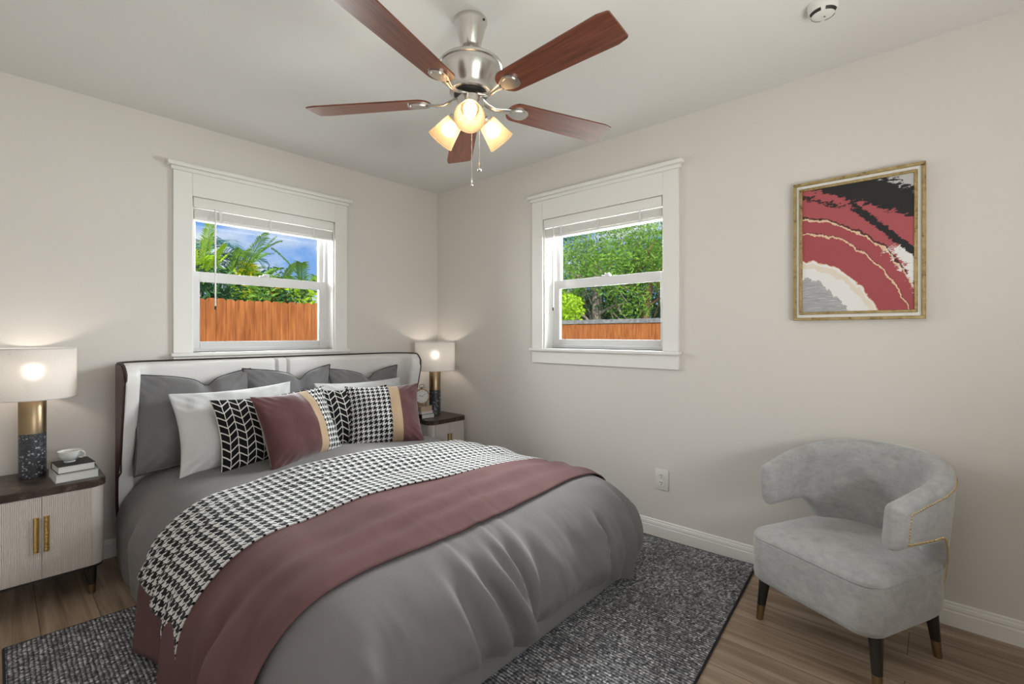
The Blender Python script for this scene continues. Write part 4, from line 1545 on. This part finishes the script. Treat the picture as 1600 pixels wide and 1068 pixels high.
book('black book with white pages at the bottom of the stack under the clock', 'books under the clock', (-0.338, -0.235, Z0), 0.160, 0.118, 0.034, 86, M['book_black'])
book('thin white book in the middle of the stack under the clock', 'books under the clock', (-0.342, -0.232, Z0 + 0.0342), 0.150, 0.112, 0.020, 88, M['book_white'])
book('thick tan book on top of the stack under the clock', 'books under the clock', (-0.348, -0.232, Z0 + 0.0544), 0.150, 0.108, 0.040, 87, M['book_tan'], M['book_tan'])
ck = thing('alarm_clock', 'round bronze alarm clock with white face on the tan book', 'clock', (-0.342, -0.230, Z0 + 0.0945), (0, 0, R(-30)))
CZ = 0.072
TF = Matrix.Translation((0, 0, CZ)) @ Matrix.Rotation(R(90), 4, 'X')        # lathe axis -> -y (front)
obj('clock_case', MB().lathe([(0, -0.022), (0.045, -0.022), (0.056, -0.016), (0.060, -0.004), (0.060, 0.014), (0.057, 0.020), (0.052, 0.020), (0.051, 0.014), (0, 0.014)], 44, TF, cap=False), M['bronze'], ck)
obj('dial', MB().lathe([(0, 0.0150), (0.0515, 0.0150)], 44, TF, cap=False), M['clock_face'], ck)
mk = MB()
for k in range(12):
    a = 2 * PI * k / 12
    mk.box((-0.0011, 0.036, 0.0152), (0.0011, 0.046, 0.0160), 0, 1, TF @ Matrix.Rotation(a, 4, 'Z'))
obj('hour_marks', mk, M['clock_ink'], ck)
for a, L, w in ((-52, 0.036, 0.0012), (70, 0.026, 0.0016)):
    obj('clock_hand', MB().box((-w, -0.004, 0.0162), (w, L, 0.0170), 0, 1, TF @ Matrix.Rotation(R(a), 4, 'Z')), M['clock_ink'], ck)
obj('winding_knob', MB().lathe([(0.005, 0), (0.007, 0.006), (0.007, 0.012), (0.004, 0.016), (0, 0.017)], 16, Matrix.Translation((0, 0, CZ + 0.058)), cap=False), M['bronze'], ck)
obj('ring_handle', MB().tube([(0.019 * math.cos(2 * PI * k / 24), 0, CZ + 0.078 + 0.017 * math.sin(2 * PI * k / 24)) for k in range(24)], 0.0024, 8, closed=True), M['bronze'], ck)
for sx in (-0.032, 0.032):
    obj('foot', MB().lathe([(0.004, 0), (0.005, 0.004), (0.003, 0.026)], 12, Matrix.Translation((sx, 0, 0)), cap=True), M['bronze'], ck)

# ================================================================== armchair
CH = thing('armchair', 'grey velvet tub armchair with brass nailhead trim by the right wall', 'armchair', (-0.405, -3.026, 0), (0, 0, R(154.5 - 90)))
# local frame: +y front, x: image-left is -x... chair's own right hand is +x
def chair_plan(n=96, inset=0.0):
    """D-shaped seat plan, counter-clockwise"""
    hw, yf, rf = 0.246, 0.252, 0.072
    sc = 1 - inset / 0.25
    out = []
    for k in range(17):                              # front right corner (x+)
        a = R(0 + 90 * k / 16)
        out.append((hw - rf + rf * math.cos(a), yf - rf + rf * math.sin(a)))
    for k in range(17):
        a = R(90 + 90 * k / 16)
        out.append((-hw + rf + rf * math.cos(a), yf - rf + rf * math.sin(a)))
    for k in range(1, 40):
        a = PI + PI * k / 40
        c, s = math.cos(a), math.sin(a)
        out.append((hw * math.copysign(abs(c) ** 0.72, c), -0.04 + 0.252 * math.copysign(abs(s) ** 0.72, s)))
    return [(x * sc, y * sc) for x, y in out]
def chair_rings(levels):
    mb = MB()
    rows = [[(x, y, z) for x, y in chair_plan(inset=i)] for i, z in levels]
    mb.grid(rows, cv=True)
    return mb, rows
sb, rows = chair_rings([(0.03, 0.186), (0.012, 0.188), (0.003, 0.198), (0.0, 0.211), (0.0, 0.345), (0.001, 0.353), (0.005, 0.356)])
sb.add(rows[0], [tuple(reversed(range(len(rows[0]))))])
sb.add(rows[-1], [tuple(range(len(rows[0])))])
obj('seat_base', sb, M['chair'], CH)
lv = [(0.005, 0.356), (0.000, 0.361), (0.001, 0.368), (0.006, 0.377), (0.020, 0.386), (0.050, 0.394), (0.10, 0.400), (0.16, 0.403), (0.22, 0.404)]
st_, rows = chair_rings(lv)
st_.add(rows[-1], [tuple(range(len(rows[0])))])
obj('seat_cushion', st_, M['chair'], CH)
# wing back shell
def shell_path(s):
    """s in [-1,1] from the left arm tip round the back to the right arm tip: outer point, inward normal, distance from the tip"""
    hw, y1, yb, yc = 0.270, 0.148, -0.320, -0.02
    L1 = y1 - yc
    Ls = 0.5 * PI * 0.285
    tot = L1 + Ls
    d = (1 - abs(s)) * tot
    sg = 1 if s > 0 else -1
    if d < L1:
        x, y = hw - 0.012 * (1 - d / L1), y1 - d
        nx, ny = -1.0, 0.0
    else:
        a = (d - L1) / Ls * PI / 2
        c, s_ = math.cos(a), math.sin(a)
        x, y = hw * c ** 0.85 if c > 1e-9 else 0.0, yc + (yb - yc) * s_ ** 0.85 if s_ > 1e-9 else yc
        nx, ny = -c, s_ * 0.98
        l = math.hypot(nx, ny)
        nx, ny = nx / l, ny / l
    return sg * x, y, sg * nx, ny, d, tot
def smooth(a, b, x):
    t = max(0.0, min(1.0, (x - a) / (b - a)))
    return t * t * (3 - 2 * t)
def shell_z(d):
    zt = 0.630 + 0.108 * math.sin(PI / 2 * min(1.0, d / 0.58)) ** 1.1
    zb = 0.470 - 0.16 * smooth(0.20, 0.36, d)
    return zb, zt
NS, NC = 150, 36
rows = []
for i in range(NS + 1):
    s = -1 + 2 * i / NS
    s = 0.5 * s + 0.5 * math.sin(s * PI / 2)
    x, y, nx, ny, d, tot = shell_path(s)
    zb, zt = shell_z(d)
    th = 0.066 + 0.022 * smooth(0.1, 0.5, d)
    e = min(1.0, d / 0.022)
    k = math.sqrt(max(0.0, 1 - (1 - e) ** 2))
    k = 0.35 + 0.65 * k
    ring = []
    zc, hz = (zb + zt) / 2, (zt - zb) / 2 - 0.018 * (1 - k)
    for q in range(NC):
        a = 2 * PI * q / NC
        c, sn = math.cos(a), math.sin(a)
        u = math.copysign(abs(c) ** 0.32, c)
        v = math.copysign(abs(sn) ** 0.32, sn)
        # keep corners about 2.5 cm round whatever the height
        ru = u * th / 2 * k
        rv = v * hz
        cn = min(0.028, hz)
        if abs(v) > 0.0:
            f = max(0.0, (abs(rv) - (hz - cn)) / cn)
            ru *= math.sqrt(max(0.0, 1 - 0.85 * f * f))
        off = th / 2 + ru
        lean = 0.030 * ((zc + rv) - 0.40) / 0.36          # the shell opens outwards a little
        ring.append((x + nx * (off - lean), y + ny * (off - lean), zc + rv))
    rows.append(ring)
sh = MB().grid(rows, cv=True)
sh.add(rows[0], [tuple(range(NC))])
sh.add(rows[-1], [tuple(reversed(range(NC)))])
recalc(obj('backrest', sh, M['chair'], CH, angle=55))
# nailheads on the outer face of both wings
for sg in (1, -1):
    nl = MB()
    def outer(d, z):
        s = sg * (1 - d / tot)
        x, y, nx, ny, _, _ = shell_path(s)
        lean = 0.030 * (z - 0.40) / 0.36
        return Vector((x + nx * (-lean + 0.0005), y + ny * (-lean + 0.0005), z)), Vector((-nx, -ny, 0))
    path = []
    dn = np.arange(0.55, 0.040, -0.001)
    for d in dn:
        path.append((d, shell_z(d)[1] - 0.040))
    zt = path[-1][1]
    for z in np.arange(zt, 0.490, -0.001):
        path.append((0.040, z))
    for d in np.arange(0.040, 0.45, 0.001):
        path.append((d, max(0.21, shell_z(d)[0] + 0.026 if d < 0.30 else 0.47 - 0.2 * smooth(0.24, 0.38, d))))
    last = None
    for d, z in path:
        p, nrm = outer(d, z)
        if last is None or (p - last).length >= 0.0105:
            last = p
            q = Vector((0, 0, 1)).rotation_difference(nrm).to_matrix().to_4x4()
            nl.lathe([(0.0042, -0.001), (0.0036, 0.0014), (0.002, 0.0026), (0, 0.003)], 8, Matrix.Translation(p) @ q, cap=False)
    obj('nailhead_trim', nl, M['nail'], CH)
for lx, ly in ((-0.210, 0.180), (0.210, 0.180), (-0.180, -0.195), (0.180, -0.195)):
    dx, dy = math.copysign(0.016, lx), math.copysign(0.016, ly)
    lg = obj('leg', taper_leg(MB(), lx + dx * 0.0, ly, 0.062, 0.186, 0.0155, 0.0225, dx * 0.68, dy * 0.68), M['black_wood'], CH)
    fr_ = MB()
    rr = []
    for s in (0, 1):
        z = 0.063 * s
        r = 0.0125 + 0.0035 * s
        f = (1 - z / 0.186)
        rr.append([(lx + dx * f + r * math.cos(2 * PI * k / 18), ly + dy * f + r * math.sin(2 * PI * k / 18), z) for k in range(18)])
    fr_.grid(rr, cv=True)
    fr_.add(rr[0], [tuple(reversed(range(18)))])
    fr_.add(rr[1], [tuple(range(18))])
    obj('ferrule', fr_, M['brass'], lg, 'brass ferrule')

# ================================================================== outdoors
GZ = -0.25
struct('lawn', MB().box((-30, -30, GZ - 0.1), (60, 60, GZ)), M['lawn'])

def fence(label, p0, p1, top, pitch, dogear, group):
    t = thing('wooden_fence', label, 'fence', group=group)
    p0, p1 = Vector(p0), Vector(p1)
    L = (p1 - p0).length
    ux = (p1 - p0).normalized()
    nv_ = Vector((-ux.y, ux.x))
    n = int(L / pitch)
    mb = MB()
    fr = Matrix(((ux.x, nv_.x, 0, p0.x), (ux.y, nv_.y, 0, p0.y), (0, 0, 1, 0), (0, 0, 0, 1)))
    rs = random.Random(5)
    for i in range(n):
        a = i * pitch + 0.003
        b = a + pitch - 0.006
        zt = top + rs.uniform(-0.012, 0.012)
        dv = rs.uniform(-0.004, 0.004)
        e = 0.028 if dogear else 0.004
        poly = [(a, GZ), (b, GZ), (b, zt - e), (b - e, zt), (a + e, zt), (a, zt - e)]
        M2 = fr @ Matrix(((1, 0, 0, 0), (0, 0, -1, dv), (0, 1, 0, 0), (0, 0, 0, 1)))
        mb.prism(poly, 0, 0.018, M2)
    obj('pickets', mb, M['fence'], t, smooth=False)
    rl = MB()
    for z in (0.1, 0.8, top - 0.25):
        rl.box((0, 0.002, z), (L, 0.04, z + 0.085), 0, 1, fr)
    obj('rails', rl, M['fence'], t, smooth=False)
    if not dogear:
        obj('cap_board', MB().box((0, -0.05, top + 0.005), (L, 0.06, top + 0.16), 0.005, 1, fr), M['fence_top'], t, 'weathered grey cap board')
    return t
fence('orange dog-eared picket fence seen through the window above the headboard', (-9, 5.1), (8, 5.1), 1.75, 0.138, True, 'fences in the yard')
fence('orange fence with grey cap board seen through the right window', (13.0, 18), (13.0, -12), 1.60, 0.15, False, 'fences in the yard')

def frond(mb, base, az, length, rise, droop, nleaf=32, lw=0.024, ll=0.42, rs=random):
    """one pinnate palm frond: arched rachis and two rows of narrow leaflets"""
    d = Vector((math.cos(az), math.sin(az), 0))
    side = Vector((-math.sin(az), math.cos(az), 0))
    pts = []
    for i in range(nleaf + 1):
        s = i / nleaf
        pts.append(Vector(base) + d * (length * (s * 0.85 * math.cos(droop * s * 0.6))) + Vector((0, 0, rise * s * 1.2 - droop * length * 0.55 * s * s)))
    mb.tube(pts, [0.016 * (1 - 0.85 * i / nleaf) for i in range(nleaf + 1)], 5)
    for i in range(3, nleaf + 1):
        s = i / nleaf
        t = (pts[i] - pts[i - 1]).normalized()
        l = ll * math.sin(PI * min(1, 0.15 + 0.85 * s)) ** 0.6 * rs.uniform(0.85, 1.1)
        for sg in (-1, 1):
            dirn = (t * 0.75 + side * sg * 0.75 + Vector((0, 0, 0.15 + rs.uniform(-0.1, 0.1)))).normalized()
            nrm = dirn.cross(t).normalized()
            wv = dirn.cross(nrm).normalized() * lw * 0.5
            p = pts[i]
            tip = p + dirn * l + Vector((0, 0, -0.25 * l))
            mid = p + dirn * l * 0.55
            mb.add([p - wv * 0.5, mid - wv, tip, mid + wv, p + wv * 0.5], [(0, 1, 2, 3, 4)])
    return mb

def palm(label, x, y, zt, nfr, length, rise, droop, mat_, seed, trunk_r=0.06, az0=0.0, spread=2 * PI, ll=0.42, cat='palm', stems=1):
    rs = random.Random(seed)
    t = thing('palm_tree', label, cat, (x, y, GZ), group='palms behind the back fence')
    mb = MB()
    for k in range(nfr):
        az = az0 + spread * (k + rs.uniform(-0.3, 0.3)) / nfr
        st = rs.randrange(stems)
        bx = 0.25 * math.cos(2.4 * st) * (stems > 1)
        by = 0.25 * math.sin(2.4 * st) * (stems > 1)
        frond(mb, (bx, by, zt - GZ + rs.uniform(-0.25, 0.1) * (1 + 0.5 * (stems > 1))), az, length * rs.uniform(0.8, 1.1), rise * rs.uniform(0.6, 1.3), droop * rs.uniform(0.8, 1.2), ll=ll, rs=rs)
    obj('fronds', mb, mat_, t, smooth=False)
    for st in range(stems):
        bx = 0.25 * math.cos(2.4 * st) * (stems > 1)
        by = 0.25 * math.sin(2.4 * st) * (stems > 1)
        obj('trunk', MB().tube([(bx, by, 0), (bx + .02, by, (zt - GZ) * .5), (bx, by, zt - GZ)], [trunk_r * 1.2, trunk_r, trunk_r * .85], 10), M['bark_pale'], t)
    return t

def leaves(mb, c, rad, n, size, rs, flat=0.8):
    for _ in range(n):
        while True:
            v = Vector((rs.uniform(-1, 1), rs.uniform(-1, 1), rs.uniform(-1, 1)))
            if 0.2 < v.length <= 1:
                break
        p = Vector(c) + Vector((v.x * rad[0], v.y * rad[1], v.z * rad[2]))
        a = Vector((rs.gauss(0, 1), rs.gauss(0, 1), rs.gauss(0, 1) * flat)).normalized()
        b = a.cross(Vector((rs.gauss(0, 1), rs.gauss(0, 1), rs.gauss(0, 1)))).normalized()
        s = size * rs.uniform(0.6, 1.3)
        mb.add([p - a * s, p + b * s * 0.32, p + a * s, p - b * s * 0.32], [(0, 1, 2, 3)])

def shrub(name, label, x, y, w, h, mat_, n, size, seed, group, accents=None):
    rs = random.Random(seed)
    t = thing(name, label, 'shrub', (x, y, GZ), group=group)
    mb = MB()
    for k in range(6):
        leaves(mb, (rs.uniform(-.35, .35) * w, rs.uniform(-.2, .2) * w, h * rs.uniform(0.62, 0.86)), (w * .38, w * .3, h * .24), n // 6, size, rs)
    obj('foliage', mb, mat_, t, smooth=False)
    if accents:
        ma = MB()
        leaves(ma, (0, -w * 0.15, h * 0.86), (w * .38, w * .25, h * .13), n // 4, size * 0.8, rs)
        obj('blossoms', ma, accents, t, smooth=False)
    sm = MB()
    for k in range(4):
        a = rs.uniform(0, 6.28)
        sm.tube([(0.05 * math.cos(a), 0.05 * math.sin(a), 0), (0.3 * w * math.cos(a), 0.3 * w * math.sin(a), h * 0.75)], [0.02, 0.008], 6)
    obj('stems', sm, M['bark'], t)
    return t

GB = 'shrubs behind the back fence'
def at(px, depth):
    F_, A_ = 733.4, R(42.16)
    l = (px - 800) / F_
    return (-2.646 + depth * (math.cos(A_) + l * math.sin(A_)), -3.291 + depth * (math.sin(A_) - l * math.cos(A_)))
def aty(px, y):
    F_, A_ = 733.4, R(42.16)
    l = (px - 800) / F_
    return at(px, (y + 3.291) / (math.sin(A_) - l * math.cos(A_)))
palm('dark blue-green palm reaching the top left of the back window', *aty(312, 9.5), 3.0, 18, 1.9, 0.8, 0.9, M['leaf_blue'], 11, 0.08, ll=0.55)
palm('bright lime palm at the left of the back window', *aty(314, 6.6), 2.25, 8, 0.7, 0.85, 0.8, M['leaf_lime'], 12, 0.04, ll=0.24)
palm('green palm with long arching fronds left of centre in the back window', *aty(352, 7.0), 2.1, 16, 1.3, 1.15, 1.0, M['leaf_mid'], 13, 0.03, ll=0.34, stems=3)
palm('green palm at the right of the back window', *aty(490, 7.0), 2.25, 18, 0.95, 0.75, 1.1, M['leaf_mid'], 14, 0.04, ll=0.30, stems=2)
palm('small palm low in the middle of the back window', *aty(412, 8.2), 2.15, 14, 0.9, 0.8, 0.9, M['leaf_mid'], 15, 0.03, ll=0.28, stems=2)
shrub('shrub', 'dark shrub at the left end behind the back fence', *aty(316, 5.85), 1.0, 2.42, M['leaf_dark'], 1300, 0.07, 21, GB)
shrub('shrub', 'dark shrub left of centre behind the back fence', *aty(352, 5.9), 1.0, 2.40, M['leaf_dark'], 1300, 0.07, 22, GB)
shrub('shrub', 'mid-green shrub in the middle behind the back fence', *aty(392, 5.85), 1.0, 2.40, M['leaf_mid'], 1300, 0.065, 23, GB)
shrub('shrub', 'dark shrub right of centre behind the back fence', *aty(433, 5.9), 1.0, 2.36, M['leaf_dark'], 1300, 0.065, 24, GB)
shrub('shrub', 'lime shrub at the right end behind the back fence', *aty(474, 5.85), 0.95, 2.42, M['leaf_lime'], 900, 0.075, 25, GB)
shrub('shrub', 'yellow-leaved shrub above the fence in the middle of the back window', *aty(385, 6.5), 0.55, 2.90, M['leaf_lime'], 700, 0.08, 26, GB, M['leaf_yellow'])
shrub('shrub', 'shrub with orange blossoms right of centre in the back window', *aty(431, 6.6), 0.55, 2.62, M['leaf_mid'], 700, 0.07, 27, GB, M['flower'])

def tree(name, label, x, y, h, trunk, crown, mat_, seed, n, size, bark, lean=(0, 0), group=None, branches=6):
    rs = random.Random(seed)
    t = thing(name, label, 'tree', (x, y, GZ), group=group)
    tb = MB()
    top = Vector((lean[0], lean[1], h * 0.62))
    pts = [Vector((0, 0, 0)), top * 0.4 + Vector((.08, -.05, 0)), top * 0.75, top]
    tb.tube(pts, [trunk, trunk * .85, trunk * .7, trunk * .45], 12)
    mb = MB()
    for k in range(branches):
        a = 2 * PI * k / branches + rs.uniform(-.3, .3)
        s = rs.uniform(0.35, 0.9)
        b0 = top * s
        b1 = b0 + Vector((math.cos(a) * crown[0] * .7, math.sin(a) * crown[0] * .7, rs.uniform(0.1, 0.5) * crown[1]))
        tb.tube([b0, (b0 + b1) / 2 + Vector((0, 0, .15)), b1], [trunk * .32, trunk * .2, trunk * .08], 7)
        for _ in range(7):
            c0 = b0 + (b1 - b0) * rs.uniform(.3, .8)
            c1 = c0 + Vector((rs.uniform(-.5, .5) * crown[0], rs.uniform(-.5, .5) * crown[0], rs.uniform(-.45, .35) * crown[1]))
            tb.tube([c0, (c0 + c1) / 2 + Vector((rs.uniform(-.1, .1), 0, .08)), c1], [trunk * .13, trunk * .10, trunk * .06], 5)
        leaves(mb, b1, (crown[0] * .5, crown[0] * .5, crown[1] * .34), n // (branches + 2), size, rs)
    leaves(mb, top + Vector((0, 0, crown[1] * .25)), (crown[0] * .8, crown[0] * .8, crown[1] * .55), n // 4, size, rs)
    obj('trunk', tb, bark, t)
    obj('crown', mb, mat_, t, smooth=False)
    return t
GT = 'trees beyond the right fence'
tree('tree', 'thin dark tree against the clouds in the back window', *at(428, 17), 4.6, 0.05, (0.75, 1.3), M['leaf_blue'], 31, 420, 0.13, M['bark'], branches=5)
# right window
def at(px, depth):
    F_, A_ = 733.4, R(42.16)
    l = (px - 800) / F_
    return (-2.646 + depth * (math.cos(A_) + l * math.sin(A_)), -3.291 + depth * (math.sin(A_) - l * math.cos(A_)))
for lab, px, dp, h, tr_, cr, mt, sd_, n_, sz, bk, ln in (
        ('blue-green tree at the left of the right window', 872, 30, 9.5, 0.20, (2.3, 4.0), 'leaf_blue', 41, 3800, 0.13, 'bark', (0.2, 0.1)),
        ('leafy tree with a thick grey trunk left of centre in the right window', 926, 22, 7.6, 0.27, (2.2, 3.6), 'leaf_mid', 42, 5600, 0.115, 'bark', (0.1, -0.2)),
        ('olive-green tree in the middle of the right window', 962, 24.5, 8.4, 0.14, (2.3, 4.2), 'leaf_olive', 43, 5600, 0.115, 'bark', (-0.3, 0.3)),
        ('tree with a leaning rusty trunk at the right of the right window', 992, 22.5, 8.0, 0.24, (2.1, 3.8), 'leaf_mid', 44, 5000, 0.115, 'bark_red', (0.55, -0.75)),
        ('pale olive tree at the far right of the right window', 1040, 24, 8.4, 0.18, (2.3, 4.2), 'leaf_olive', 45, 5000, 0.115, 'bark', (0.2, 0.2))):
    x, y = at(px, dp)
    tree('tree', lab, x, y, h, tr_, cr, M[mt], sd_, n_, sz, M[bk], ln, GT)
for i, (lab, px, dp, w, h, mt) in enumerate((
        ('lime shrub at the left end behind the right fence', 885, 20.8, 1.8, 3.1, 'leaf_lime'),
        ('dark shrub left of the grey trunk behind the right fence', 905, 23.8, 2.6, 3.6, 'leaf_dark'),
        ('dark shrub right of the grey trunk behind the right fence', 950, 23, 2.4, 3.4, 'leaf_dark'),
        ('blue-green shrub in the middle behind the right fence', 975, 23.6, 2.2, 3.2, 'leaf_blue'),
        ('dark shrub at the right end behind the right fence', 1020, 23, 2.6, 3.4, 'leaf_dark'))):
    x, y = at(px, dp)
    shrub('shrub', lab, x, y, w, h, M[mt], 1900, 0.105, 60 + i, 'shrubs behind the right fence')
